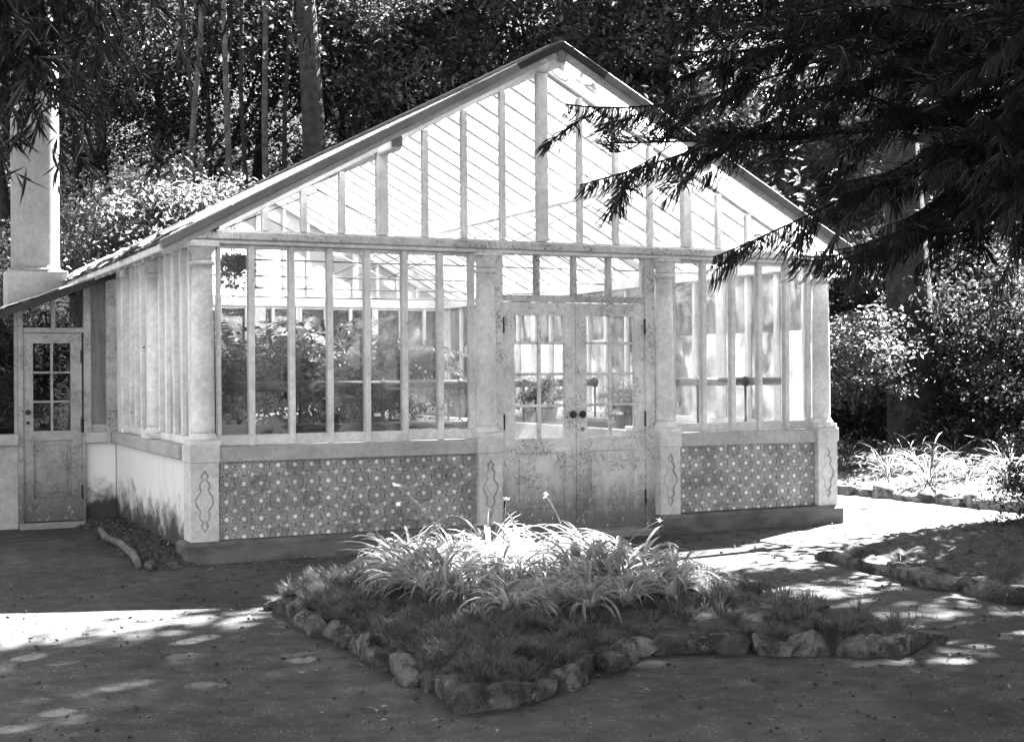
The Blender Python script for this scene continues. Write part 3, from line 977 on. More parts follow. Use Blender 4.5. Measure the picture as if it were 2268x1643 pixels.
m.build('shaft', 'chimney_plaster', ch, smooth=True)
m = MB(); m.lathe([(.262, 5.401), (.33, 5.44), (.33, 5.55), (.29, 5.56), (.28, 5.7)], 0, 0, 36)
m.build('cap', 'chimney_plaster', ch, smooth=True)

# ------------------------------------------------------------------ inside the greenhouse
def bench(x0, x1, y0, y1, label):
    b = thing('planting_bench', label, 'bench', ((x0 + x1) / 2, y0, .03))
    o = Vector((((x0 + x1) / 2), y0, .03))
    def s(name, xa, xb, ya, yb, za, zz, mt):
        put(name, boxmesh(xb - xa, yb - ya, zz - za, mt, .006), b, Vector(((xa + xb) / 2, (ya + yb) / 2, (za + zz) / 2)) - o)
    s('wall', x0, x1, y0, y0 + .08, .03, .98, 'sill_stone'); s('wall', x0, x1, y1 - .08, y1, .03, .98, 'sill_stone')
    s('wall', x0, x0 + .08, y0 + .081, y1 - .081, .03, .98, 'sill_stone'); s('wall', x1 - .08, x1, y0 + .081, y1 - .081, .03, .98, 'sill_stone')
    s('soil', x0 + .081, x1 - .081, y0 + .081, y1 - .081, .5, .93, 'soil')
    s('edge_board', x0 - .02, x1 + .02, y0 - .03, y0 + .09, .981, 1.02, 'paint_clean')
bench(.25, 2.55, .45, 6.0, 'low walled planting bench behind the long left window')
bench(4.55, 6.25, .5, 9.0, 'low walled planting bench behind the right window')
bench(.25, 3.6, 7.2, 9.4, 'low walled planting bench by the back wall')

def pipe(x0, x1, y, z, r, label):
    p = thing('heating_pipe', label, 'pipe', ((x0 + x1) / 2, y, z))
    hw = (x1 - x0) / 2
    m = MB(); m.tube([(-hw, 0, 0), (hw, 0, 0)], r, 14); m.build('pipe', 'iron', p, smooth=True)
    for sx in np.arange(-hw, hw + .01, max(.6, hw * 2 / 3)):
        m = MB(); m.tube([(sx - .02, 0, 0), (sx + .02, 0, 0)], r * 1.25, 14); m.build('collar', 'iron', p)
        m = MB(); m.tube([(sx, 0, -r), (sx, 0, -(z - .03))], .014, 6); m.build('support', 'iron', p)
pipe(.2, 2.56, .33, 1.475, .045, 'dark iron pipe across the long left window')
pipe(.2, 2.56, .24, 1.10, .036, 'dark tube standing in for the board along the foot of the long left window')  # tube in place of the dark board at the bottom of the glass
pipe(4.66, 6.33, .33, 1.475, .042, 'dark iron pipe across the right window')
pipe(3.1, 6.3, 4.4, 1.44, .05, 'dark iron pipe seen through the door panes')

def frond_mesh(seed, n, L, spread, mat='leaf_fern'):
    rng = np.random.default_rng(seed)
    Vs, Qs, off = [], [], 0
    def add(V, Q):
        nonlocal off
        Vs.append(V); Qs.append(Q + off); off += len(V)
    for k in range(n):
        az = rng.uniform(0, 6.283); Lk = L * rng.uniform(.7, 1.1); elv = rng.uniform(.7, 1.35)
        S = 14
        t = np.linspace(0, 1, S)
        d = np.array([math.cos(az), math.sin(az), 0])
        bend = rng.uniform(.9, 1.5)
        ang = elv - bend * t ** 1.4 * 1.2
        step = Lk / (S - 1)
        P = np.zeros((S, 3))
        for i in range(1, S):
            P[i] = P[i - 1] + step * (d * math.cos(ang[i]) + np.array([0, 0, math.sin(ang[i])]))
        V, Q = np_tubes(P[None], np.linspace(.008, .002, S)[None], 3); add(V, Q)
        m = 26
        tt = np.linspace(.12, .99, m)
        C = np.stack([np.interp(tt, t, P[:, i]) for i in range(3)], 1)
        T = unit(np.gradient(C, axis=0))
        side = unit(np.cross(T, np.array([0, 0, 1.0])))
        ln = spread * np.sin(np.pi * np.clip(tt * .92 + .08, 0, 1)) ** .6 + .02
        for sg in (-1, 1):
            D = unit(side * sg + T * .35 + np.array([0, 0, -.25]))
            U = T
            V, Q = leaf_quads(C, D, U, ln * rng.uniform(.85, 1.1, m), np.full(m, Lk * .75 / m), .1); add(V, Q)
    return np_mesh('fronds', np.concatenate(Vs), np.concatenate(Qs), mat)
FERN = [frond_mesh(20 + i, 16, 1.1, .20) for i in range(3)]
def fern(x, y, z, s, i, label):
    f = thing('fern', label, 'fern', (x, y, z))
    m = MB(); m.lathe([(.12, 0), (.17, .2), (.18, .22), (.15, .22), (.14, .19)], 0, 0, 14); m.build('pot', 'pot_clay', f)
    m = MB(); m.tube([(0, 0, .15), (.01, .0, .42 * s)], [.05, .035], 8); m.build('stem', 'bark', f)
    put('fronds', FERN[i], f, (0, 0, .4 * s), (0, 0, i * 1.3 + x), (s, s, s))
fern(2.0, 1.35, .93, 1.15, 0, 'tall arching fern behind the last panes of the left window')
fern(2.25, 3.4, .93, 1.3, 1, 'arching fern deeper in the greenhouse near the first column by the door')
fern(.95, 2.7, .93, 1.15, 2, 'arching fern behind the middle panes of the left window')

def leaf_ball(seed, n, rx, ry, rz_, leaf, mat, shell=.35, nclump=40, cr=.28, flat=.4):
    """a crown: leaves gathered into clumps that fill an uneven ellipsoid with gaps between"""
    rng = np.random.default_rng(seed)
    c = rand_unit(rng, nclump) * (rng.uniform(shell, 1, (nclump, 1)) ** .6)
    c = c * (1 + .18 * rng.normal(size=(nclump, 1)))
    per = n // nclump
    sz = rng.uniform(.55, 1.35, nclump) * cr
    P = np.repeat(c, per, 0) + rand_unit(rng, nclump * per) * (rng.uniform(0, 1, (nclump * per, 1)) ** .5) * np.repeat(sz, per)[:, None] * np.array([1.15, 1.15, .75])
    P = P * np.array([rx, ry, rz_])
    N = len(P)
    D = rng.normal(size=(N, 3)); D[:, 2] = D[:, 2] * .5 - .35; D = unit(D)
    Nn = unit(rng.normal(size=(N, 3)) * flat + np.array([0, 0, 1.0]))
    U = unit(np.cross(Nn, D))
    L = leaf * rng.uniform(.6, 1.3, N)
    V, Q = leaf_quads(P, D, U, L, L * rng.uniform(.42, .6, N))
    return np_mesh('leaves', V, Q, mat), c * np.array([rx, ry, rz_])

# leafy plants on the benches
BUSH_IN = [leaf_ball(40 + i, 1500, .5, .5, .42, .07, 'leaf_shade', .1, 24, .4)[0] for i in range(3)]
k = 0
inside_spots = [(.62, 1.0), (1.15, .95), (1.62, 1.05), (2.1, 1.0), (2.35, 1.7), (.7, 2.1), (1.4, 2.4), (.8, 4.4), (1.6, 5.2), (2.0, 3.2), (4.95, 1.3), (5.6, 2.2), (4.9, 3.4), (5.7, 4.6), (4.9, 5.8), (5.6, 7.2), (1.0, 7.8), (2.4, 8.2), (3.0, 4.9), (3.5, 6.2)]
ni = [0, 0, 0]
for (x, yv) in sorted(inside_spots, key=lambda q: (q[0] > 2.9, q[1] > 3.3, q[0] if q[0] < 2.9 else q[1])):
    zone = 0 if x < 2.9 and yv < 3.3 else 1 if x < 2.9 else 2
    nth = ORD[ni[zone]] if ni[zone] else ('leftmost' if zone < 2 else 'nearest')
    ni[zone] += 1
    lab = (f'{nth} dark bushy pot plant low behind the long left window', f'{nth} dark bushy pot plant deep inside on the left benches',
           f'{nth} dark bushy pot plant going back behind the door and right window')[zone]
    sc = .95 + .35 * ((k * 37) % 10) / 10 if x < 3 else .45 + .2 * ((k * 37) % 10) / 10
    t = thing('pot_plant', lab, 'plant', (x, yv, .93), 'bushy plants on the greenhouse benches')
    m = MB(); m.lathe([(.09, 0), (.13, .17), (.14, .18), (.12, .18), (.11, .16)], 0, 0, 12); m.build('pot', 'pot_clay', t)
    m = MB(); m.tube([(0, 0, .12), (.02, .01, .35)], [.014, .009], 6); m.build('stem', 'bark', t)
    put('foliage', BUSH_IN[k % 3], t, (0, 0, .18 + .36 * sc), (0, 0, k * 1.7), (sc, sc, sc))
    k += 1
# hanging baskets of dark trailing plant
for (x, yv, z, lab) in ((1.35, 4.0, 2.86, 'dark trailing plant in a hanging basket at upper left of the left window'),):
    t = thing('hanging_basket', lab, 'hanging plant', (x, yv, z))
    m = MB(); m.lathe([(.05, -.10), (.12, -.04), (.15, .05), (.14, .05), (.11, -.03)], 0, 0, 14); m.build('basket', 'iron', t)
    m = MB()
    for a in range(3):
        th = a * 2.094
        m.tube([(.145 * math.cos(th), .145 * math.sin(th), .05), (0, 0, .45)], .003, 4)
    m.build('hanger', 'iron', t)
    rng = np.random.default_rng(3)
    K = 26
    az = rng.uniform(0, 6.28, K); ln = rng.uniform(.12, .36, K); tt = np.linspace(0, 1, 6)
    P = np.stack([np.cos(az)[:, None] * (.06 + .13 * np.sqrt(tt)), np.sin(az)[:, None] * (.06 + .13 * np.sqrt(tt)), .06 + .05 * np.sin(tt * 3)[None] - ln[:, None] * tt[None] ** 2], -1)
    V, Q = np_tubes(P, np.full((K, 6), .004), 3)
    C = P[:, 1:].reshape(-1, 3).repeat(3, 0); D = unit(rng.normal(size=C.shape) + np.array([0, 0, -.6])); U = unit(np.cross(D, rng.normal(size=C.shape)))
    V2, Q2 = leaf_quads(C, D, U, rng.uniform(.05, .08, len(C)), rng.uniform(.03, .045, len(C)))
    put('foliage', np_mesh('foliage', np.concatenate([V, V2]), np.concatenate([Q, Q2 + len(V)]), 'leaf_shade'), t)

# ------------------------------------------------------------------ stone-edged beds
def stone_mesh(seed, mat='stone'):
    """rough field stone: a split block with chipped faces, pits and worn edges"""
    rng = np.random.default_rng(seed)
    n = 8
    pts, idx, F = [], {}, []
    lin = np.linspace(-1, 1, n)
    def vid(p):
        key = tuple(np.round(p, 4))
        if key not in idx:
            idx[key] = len(pts); pts.append(np.array(p, float))
        return idx[key]
    for ax in range(3):
        for sg in (-1, 1):
            for i in range(n - 1):
                for j in range(n - 1):
                    q = []
                    for a, b in ((i, j), (i + 1, j), (i + 1, j + 1), (i, j + 1)):
                        p = [0, 0, 0]; p[ax] = sg; p[(ax + 1) % 3] = lin[a]; p[(ax + 2) % 3] = lin[b]
                        q.append(vid(p))
                    F.append(tuple(q if sg > 0 else q[::-1]))
    P = np.array(pts)
    r = np.linalg.norm(P, axis=1, keepdims=True)
    P = P * .88 + P / np.maximum(r, 1e-6) * 1.2 * .12
    for k in range(6):               # overall skew
        d = rng.normal(size=3); d /= np.linalg.norm(d); f = rng.uniform(1.0, 2.5)
        P += (rng.normal(size=3) * .09)[None] * np.sin(f * (P @ d) + rng.uniform(0, 6))[:, None]
    for k in range(9):               # chipped faces
        d = rng.normal(size=3); d /= np.linalg.norm(d); lim = rng.uniform(.74, 1.0)
        over = np.maximum(0, P @ d - lim)
        P -= over[:, None] * d[None] * .9
    nrm = P / np.linalg.norm(P, axis=1, keepdims=True)
    rough = np.zeros(len(P))
    for k in range(10):
        d = rng.normal(size=3); d /= np.linalg.norm(d); f = rng.uniform(5, 13)
        rough += np.abs(np.sin(f * (P @ d) + rng.uniform(0, 6))) - .6
    P += nrm * (rough * .022)[:, None] + rng.normal(size=P.shape) * .022
    me = bpy.data.meshes.new('stone')
    me.from_pydata(P.tolist(), [], F); me.materials.append(MATS[mat]); me.update()
    me.polygons.foreach_set('use_smooth', [True] * len(me.polygons))
    return me
STONES = [stone_mesh(60 + i) for i in range(10)]

def in_poly(P, poly):
    x, y = P[:, 0], P[:, 1]
    ins = np.zeros(len(P), bool)
    n = len(poly)
    for i in range(n):
        x1, y1 = poly[i]; x2, y2 = poly[(i + 1) % n]
        c = ((y1 > y) != (y2 > y)) & (x < (x2 - x1) * (y - y1) / (y2 - y1 + 1e-12) + x1)
        ins ^= c
    return ins
def edge_dist(P, poly):
    d = np.full(len(P), 1e9)
    for i in range(len(poly)):
        a = np.array(poly[i]); b = np.array(poly[(i + 1) % len(poly)])
        t = np.clip(((P[:, :2] - a) @ (b - a)) / ((b - a) @ (b - a)), 0, 1)
        d = np.minimum(d, np.linalg.norm(P[:, :2] - a - t[:, None] * (b - a), axis=1))
    return d

def bed_soil(poly, top, crown, mat, seed, parent, o):
    rng = np.random.default_rng(seed)
    xs_, ys_ = [p[0] for p in poly], [p[1] for p in poly]
    step = .06
    gx, gy = np.arange(min(xs_) - .1, max(xs_) + .2, step), np.arange(min(ys_) - .1, max(ys_) + .2, step)
    X, Y = np.meshgrid(gx, gy, indexing='ij')
    P = np.stack([X.ravel(), Y.ravel()], 1)
    ins = in_poly(P, poly); d = edge_dist(P, poly)
    sd_ = np.where(ins, d, -d)
    Z = np.where(sd_ > .02, top + crown * np.clip(sd_ / .6, 0, 1), -.05) + rng.normal(size=len(P)) * .012
    Z = np.where(sd_ < .02, -.06, Z)
    I = np.arange(len(P)).reshape(X.shape)
    Q = np.stack([I[:-1, :-1], I[1:, :-1], I[1:, 1:], I[:-1, 1:]], -1).reshape(-1, 4)
    keep = (sd_[Q] > -.2).any(1)
    V = np.stack([P[:, 0] - o[0], P[:, 1] - o[1], Z], 1)
    return put('soil', np_mesh('soil', V, Q[keep], mat, True), parent)

def stones_along(path, parent, o, size, seed, hgt=.10, lift=0.05, jit=.03):
    rng = np.random.default_rng(seed)
    k = 0
    for a, b in zip(path[:-1], path[1:]):
        a, b = np.array(a), np.array(b)
        L = np.linalg.norm(b - a); az = math.atan2(*(b - a)[::-1])
        s = 0
        while s < L - size * .3:
            l = size * rng.uniform(.75, 1.35)
            c = a + (b - a) * min(1, (s + l / 2) / L)
            h = hgt * rng.uniform(.75, 1.25)
            put('stone', STONES[rng.integers(len(STONES))], parent,
                (c[0] - o[0] + rng.normal() * jit, c[1] - o[1] + rng.normal() * jit, h * .72 - lift + .02),
                (rng.normal() * .08, rng.normal() * .08, az + rng.normal() * .12),
                (l / 2 * 1.02, size * .33 * rng.uniform(.85, 1.2), h))
            s += l * .82
            k += 1

ISLAND = [(-.08, -2.75), (.55, -1.75), (1.25, -1.35), (2.3, -1.9), (3.05, -3.0), (2.95, -4.1), (2.95, -5.5), (2.62, -5.75), (2.1, -5.45), (1.75, -5.18), (1.3, -5.0), (.85, -5.35), (.25, -5.75), (-.02, -5.75)]
bed = thing('flower_bed', 'stone-edged island bed of strap-leaved plants in front of the greenhouse', 'flower bed', (1.4, -3.6, 0))
BO = (1.4, -3.6)
bed_soil(ISLAND, .08, .07, 'soil', 4, bed, BO)
stones_along([ISLAND[-1], (-.06, -4.5), ISLAND[0]], bed, BO, .17, 1, .068)
stones_along([ISLAND[0], ISLAND[1], ISLAND[2], ISLAND[3], ISLAND[4], ISLAND[5], ISLAND[6]], bed, BO, .24, 2, .05)
stones_along([ISLAND[6], ISLAND[7], ISLAND[8], ISLAND[9], ISLAND[10], ISLAND[11], ISLAND[12], ISLAND[13]], bed, BO, .21, 3, .068)

SIDEBED = [(4.72, -2.55), (5.6, -2.05), (6.6, -1.75), (8.2, -1.5), (8.6, -3.2), (7.5, -5.2), (4.6, -5.4), (4.55, -4.0)]
bed2 = thing('flower_bed', 'shaded stone-edged bed jutting in from the right', 'flower bed', (6, -3.3, 0))
B2 = (6, -3.3)
bed_soil(SIDEBED, .10, .06, 'soil', 5, bed2, B2)
stones_along([SIDEBED[7], (4.62, -3.3), SIDEBED[0]], bed2, B2, .28, 5, .07)
stones_along([SIDEBED[0], SIDEBED[1], SIDEBED[2], SIDEBED[3]], bed2, B2, .30, 6, .05)
stones_along([SIDEBED[6], SIDEBED[7]], bed2, B2, .30, 7, .075)

BACKBED = [(8.6, 4.6), (8.9, 2.9), (9.0, 1.2), (9.15, -.3), (10.2, -1.6), (12.2, -1.2), (13.2, 2.0), (12.0, 5.2), (10.2, 6.0)]
bed3 = thing('flower_bed', 'brick-edged border of long arching grass at the far right', 'flower bed', (10.5, 2, 0))
B3 = (10.5, 2)
bed_soil(BACKBED, .10, .10, 'soil', 6, bed3, B3)
stones_along([BACKBED[0], BACKBED[1], BACKBED[2], BACKBED[3], BACKBED[4]], bed3, B3, .30, 8, .085, .05, .012)

# ------------------------------------------------------------------ strap-leaved plants and grass
def strap_mesh(seed, n, L, w, mat, up=1.0, droop=1.0):
    rng = np.random.default_rng(seed)
    S = 8
    az = rng.uniform(0, 6.283, n); Lk = L * rng.uniform(.55, 1.1, n)
    e0 = rng.uniform(.75, 1.45, n) * up; bend = rng.uniform(1.0, 2.6, n) * droop
    t = np.linspace(0, 1, S)
    ang = e0[:, None] - bend[:, None] * t[None] ** 1.5
    step = (Lk / (S - 1))[:, None]
    ds = np.stack([np.cos(ang) * np.cos(az)[:, None], np.cos(ang) * np.sin(az)[:, None], np.sin(ang)], -1) * step[..., None]
    P = np.cumsum(ds, 1) - ds[:, :1]
    P += np.stack([np.cos(az), np.sin(az), np.zeros(n)], -1)[:, None] * rng.uniform(0, .05, (n, 1, 1))
    P[:, :, :2] += (rng.normal(size=(n, 1, 2)) * .03) * t[None, :, None]
    side = np.stack([-np.sin(az), np.cos(az), rng.normal(size=n) * .25], -1)
    wd = w * rng.uniform(.7, 1.2, n)[:, None] * np.sqrt(np.clip(np.sin(np.pi * (t * .93 + .07)), 0, 1))[None] ** .8
    wd[:, -1] = .001
    A = P + side[:, None] * wd[..., None] / 2
    B = P - side[:, None] * wd[..., None] / 2
    Mid = P - np.array([0, 0, 1.0]) * wd[..., None] * .22
    V = np.stack([A, Mid, B], 2).reshape(-1, 3)
    I = np.arange(n * S * 3).reshape(n, S, 3)
    q1 = np.stack([I[:, :-1, 0], I[:, :-1, 1], I[:, 1:, 1], I[:, 1:, 0]], -1).reshape(-1, 4)
    q2 = np.stack([I[:, :-1, 1], I[:, :-1, 2], I[:, 1:, 2], I[:, 1:, 1]], -1).reshape(-1, 4)
    return np_mesh('leaves', V, np.concatenate([q1, q2]), mat, True)

STRAP = [strap_mesh(100 + i, 56, .56 + .03 * (i % 3), .022 + .004 * (i % 3), 'leaf_strap', 1.0, .8 + .15 * i) for i in range(5)]
DRY = [strap_mesh(115 + i, 9, .46, .020, 'dead_leaf', .75, 1.3) for i in range(2)]
PLANTS = [(.95, -1.95), (.68, -2.8), (.60, -3.6), (.70, -4.45), (1.0, -4.6), (1.6, -4.45), (2.1, -4.35), (2.4, -4.15), (2.5, -3.2), (2.1, -2.3), (1.5, -1.8)]
rng = np.random.default_rng(77)
cand = np.stack([rng.uniform(.4, 2.9, 900), rng.uniform(-4.5, -1.65, 900)], 1)
cand = cand[in_poly(cand, PLANTS)]
chosen = []
for c in cand:
    if all(np.hypot(*(c - d)) > .20 for d in chosen): chosen.append(c)
def flower_stalk(parent, az, lean, L, seed):
    rg = np.random.default_rng(seed)
    t_ = np.linspace(0, 1, 8)
    P = [(math.cos(az) * lean * s ** 1.5, math.sin(az) * lean * s ** 1.5, L * (s - .22 * s * s)) for s in t_]
    m = MB(); m.tube(P, list(np.linspace(.006, .0035, 8)), 5)
    st = m.build('flower_stalk', 'leaf_strap', parent)
    tip = np.array(P[-1])
    C = np.repeat(tip[None], 11, 0); D = unit(rg.normal(size=(11, 3)) + np.array([0, 0, .5])); U = unit(np.cross(D, rg.normal(size=(11, 3))))
    V, Q = leaf_quads(C, D, U, rg.uniform(.02, .038, 11), rg.uniform(.008, .013, 11))
    put('flower', np_mesh('flower', V, Q, 'petal'), st)
for i, c in enumerate(chosen):
    s = rng.uniform(.55, 1.0) * (1.0 if c[1] > -4.0 else .8)
    cl = thing('strap_leaved_plant', 'arching strap-leaved plant in the mass filling the island bed', 'plant', (c[0], c[1], .15), 'strap-leaved plants in the island bed')
    put('leaves', STRAP[i % 5], cl, (0, 0, 0), (rng.normal() * .16, rng.normal() * .16, rng.uniform(0, 6.28)), (s, s, s * rng.uniform(.85, 1.2)))
    if i % 2: put('dry_leaves', DRY[i % 2], cl, (0, 0, 0), (0, 0, rng.uniform(0, 6.28)), (s, s, s))
def stalk_on(x, y, az, lean, L, seed):
    best = min((o for o in bpy.data.objects if o.name.startswith('strap_leaved_plant')), key=lambda o: (o.location.x - x) ** 2 + (o.location.y - y) ** 2)
    flower_stalk(best, az, lean, L, seed)
stalk_on(1.35, -2.3, 2.7, .42, .78, 1)
stalk_on(1.4, -2.5, 2.75, .40, .60, 2)
stalk_on(1.5, -2.7, .8, .10, .66, 3)
stalk_on(2.2, -2.7, 2.6, .18, .66, 4)
stalk_on(2.6, -3.0, -.4, .35, .45, 5)
stalk_on(.8, -2.4, 2.9, .25, .45, 6)

def blades(name, P, Lr, w, mat, seed, parent=None, o=(0, 0), spread=.8):
    rg = np.random.default_rng(seed)
    n = len(P)
    az = rg.uniform(0, 6.28, n); L = rg.uniform(Lr * .5, Lr * 1.2, n); lean = rg.uniform(.15, 1, n) * spread
    d = np.stack([np.cos(az), np.sin(az), np.zeros(n)], 1)
    sd_ = np.stack([-np.sin(az), np.cos(az), np.zeros(n)], 1)
    b = P - np.array([o[0], o[1], 0])
    mid = b + d * (L * lean * .35)[:, None] + np.array([0, 0, 1]) * (L * .6)[:, None]
    tip = b + d * (L * lean)[:, None] + np.array([0, 0, 1]) * (L * (1 - .45 * lean))[:, None]
    V = np.stack([b - sd_ * w / 2, b + sd_ * w / 2, mid + sd_ * w * .42, mid - sd_ * w * .42, tip + sd_ * w * .06, tip - sd_ * w * .06], 1).reshape(-1, 3)
    I = np.arange(n * 6).reshape(n, 6)
    Q = np.concatenate([I[:, [0, 1, 2, 3]], I[:, [3, 2, 4, 5]]])
    ob = put(name, np_mesh(name, V, Q, mat), parent)
    ob['kind'] = 'stuff'
    return ob
def grass_points(poly, n, seed, f):
    rg = np.random.default_rng(seed)
    xs_, ys_ = [p[0] for p in poly], [p[1] for p in poly]
    P = np.stack([rg.uniform(min(xs_), max(xs_), n), rg.uniform(min(ys_), max(ys_), n)], 1)
    P = P[in_poly(P, poly)]
    keep = rg.uniform(size=len(P)) < f(P)
    P = P[keep]
    d = edge_dist(P, poly)
    return np.concatenate([P, (.10 + .06 * np.clip(d / .6, 0, 1))[:, None]], 1)
def dens1(P):
    nz = np.sin(P[:, 0] * 7.3 + 1) * np.sin(P[:, 1] * 6.1) + .5 * np.sin(P[:, 0] * 17 + P[:, 1] * 13)
    core = in_poly(P, PLANTS)
    front = np.clip((1.5 - P[:, 0]) / 1.2, 0, 1)
    return np.where(core, .1, np.clip(.25 + .3 * nz + .75 * front, .05, 1))
def tufts(name, C, seed, parent, o, nb=42, r=.05, Lr=.13, w=.0042):
    """low tufted grass: blades fan out of many little centres"""
    rg = np.random.default_rng(seed)
    K = len(C); n = K * nb
    sz = np.repeat(rg.uniform(.55, 1.25, K), nb)
    az = rg.uniform(0, 6.28, n); d = np.stack([np.cos(az), np.sin(az), np.zeros(n)], 1); sd_ = np.stack([-np.sin(az), np.cos(az), np.zeros(n)], 1)
    b = np.repeat(C, nb, 0) + d * (r * sz * rg.uniform(0, 1, n))[:, None] - np.array([o[0], o[1], 0.01])
    L = Lr * sz * rg.uniform(.6, 1.15, n); e = rg.uniform(.35, 1.45, n)
    up_ = np.array([0, 0, 1.0])
    p1 = b + d * (L * .45 * np.cos(e))[:, None] + up_ * (L * .5 * np.sin(e))[:, None]
    p2 = p1 + d * (L * .4)[:, None] * .8 + up_ * (L * (.35 * np.sin(e) - .12))[:, None]
    V = np.stack([b - sd_ * w / 2, b + sd_ * w / 2, p1 + sd_ * w * .5, p1 - sd_ * w * .5, p2 + sd_ * w * .08, p2 - sd_ * w * .08], 1).reshape(-1, 3)
    I = np.arange(n * 6).reshape(n, 6)
    ob = put(name, np_mesh(name, V, np.concatenate([I[:, [0, 1, 2, 3]], I[:, [3, 2, 4, 5]]]), 'leaf_grass'), parent)
    ob['kind'] = 'stuff'
GP1 = grass_points(ISLAND, 2300, 3, dens1)
tufts('low_grass', GP1, 9, bed, BO)
blades('low_grass', grass_points(SIDEBED, 9000, 4, lambda P: np.clip(.2 + .3 * np.sin(P[:, 0] * 5) * np.sin(P[:, 1] * 6), 0, 1)), .06, .005, 'leaf_grass', 10, bed2, B2)
blades('low_grass', grass_points(BACKBED, 14000, 5, lambda P: np.clip(1.1 - edge_dist(P, BACKBED) / .7, 0, 1) * .6), .09, .006, 'leaf_grass', 12, bed3, B3)

TUFT = [strap_mesh(130 + i, 60, .75, .014, 'leaf_grass', 1.0, .95) for i in range(3)]
rng = np.random.default_rng(8)
cand = np.stack([rng.uniform(8.8, 13, 500), rng.uniform(-1.4, 5.5, 500)], 1)
cand = cand[in_poly(cand, BACKBED) & (edge_dist(cand, BACKBED) > .42)]
tf = []
for c in cand:
    if all(np.hypot(*(c - d)) > .48 for d in tf): tf.append(c)
for i, c in enumerate(tf):
    t = thing('grass_tuft', 'arching tuft of long grass in the border at the far right', 'grass tuft', (c[0], c[1], .18), 'grass tufts in the far right border')
    s = rng.uniform(.8, 1.15)
    put('leaves', TUFT[i % 3], t, (0, 0, 0), (0, 0, rng.uniform(0, 6.28)), (s, s, s))

# loose earth and an old edging log along the side wall
def mound():
    rg = np.random.default_rng(15)
    gx, gy = np.linspace(-.72, -.10, 42), np.linspace(-.46, 3.36, 150)
    X, Y = np.meshgrid(gx, gy, indexing='ij')
    edge = -.57 + .05 * np.sin(Y * 5.1) + .035 * np.sin(Y * 13 + 1) + .02 * np.sin(Y * 29)
    e = np.clip((X - edge) / .16, 0, 1) * np.clip((Y + .36 + .05 * np.sin(X * 23)) / .3, 0, 1)
    lumps = sum(rg.normal() * np.sin(rg.uniform(6, 26) * (X * math.cos(q) + Y * math.sin(q)) + q * 7) for q in np.linspace(0, 3, 16)) * .004
    Z = -.03 + e * (.055 + .05 * np.clip((X + .6) / .5, 0, 1) + lumps) + rg.normal(size=X.shape) * .010 * e
    V = np.stack([X, Y, Z], -1).reshape(-1, 3); I = np.arange(X.size).reshape(X.shape)
    Q = np.stack([I[:-1, :-1], I[1:, :-1], I[1:, 1:], I[:-1, 1:]], -1).reshape(-1, 4)
    o = put('soil_strip', np_mesh('soil_strip', V, Q, 'soil', True))
    tag(o, 'strip of loose dark soil along the greenhouse side wall', 'soil', kind='structure')
    m = MB()
    m.tube([(-.46 - .03 * math.sin(k * .9) + (-.11) * k / 8, 2.4 - .34 * k, .052 + .01 * math.sin(k * 2.1)) for k in range(9)], [.025, .030, .033, .030, .034, .032, .036, .033, .028], 9)
    o = m.build('edging_log', 'log_wood', smooth=True)
    tag(o, 'thin weathered log edging the soil strip by the side wall', 'log')
mound()
rng = np.random.default_rng(21)
dl = MB()
N = 380
C = np.stack([rng.uniform(-3.5, 8, N), rng.uniform(-7.5, -.3, N), np.full(N, .004)], 1)
C[:90] = np.stack([rng.uniform(-.6, 2.6, 90), rng.uniform(-.55, -.26, 90), np.full(90, .006)], 1)
C[90:150] = np.stack([rng.uniform(-.6, -.15, 60), rng.uniform(-.3, 3.2, 60), np.full(60, .085)], 1)
D = unit(np.concatenate([rng.normal(size=(N, 2)), np.full((N, 1), .12)], 1)); U = unit(np.cross(np.array([0, 0, 1.0]), D) + rng.normal(size=(N, 3)) * .2)
V, Q = leaf_quads(C, D, U, rng.uniform(.025, .06, N), rng.uniform(.012, .026, N), .15)
o = put('fallen_leaves', np_mesh('fallen_leaves', V, Q, 'dead_leaf')); tag(o, 'dry fallen leaves scattered on the path', 'leaves', kind='stuff')
N = 9000
C = np.stack([rng.uniform(-4, 8.5, N), rng.uniform(-8, -.3, N), rng.uniform(-.006, .001, N)], 1)
C = C[~in_poly(C, ISLAND) & ~in_poly(C, SIDEBED)]
dirs = unit(rng.normal(size=(len(C), 6, 3)) * .35 + np.array([[1, 0, 0], [-1, 0, 0], [0, 1, 0], [0, -1, 0], [0, 0, 1], [0, 0, -1]])[None])
V = (C[:, None] + dirs * (.003 + .014 * rng.uniform(0, 1, len(C)) ** 4)[:, None, None] * np.array([1.2, 1, .7])).reshape(-1, 3)
tri = np.array([[0, 2, 4], [2, 1, 4], [1, 3, 4], [3, 0, 4], [2, 0, 5], [1, 2, 5], [3, 1, 5], [0, 3, 5]])
Q = (np.arange(len(C))[:, None, None] * 6 + tri[None]).reshape(-1, 3)
o = put('gravel', np_mesh('gravel', V, Q, 'stone')); tag(o, 'loose grit scattered over the earth path', 'gravel', kind='stuff')
# crumbs of rubble along the foot of the plinth
for i, (x, yv, s) in enumerate([(1.35, -.30, .05), (1.5, -.31, .06), (1.63, -.30, .045), (1.75, -.32, .055), (1.9, -.30, .06), (2.05, -.31, .05), (-.35, -.42, .05), (-.5, -.35, .06)]):
    o = put('rubble_stone', STONES[i % 7], None, (x, yv, s * .4), (0, 0, i * 1.1), (s * 1.2, s * .8, s * .7))
    tag(o, f'{ORD[i]} small rubble stone from the left against the foot of the plinth' if x > 0 else ('small stone at the plinth corner' if x > -.4 else 'small stone at the near end of the soil strip'), 'stone', 'rubble stones along the plinth')

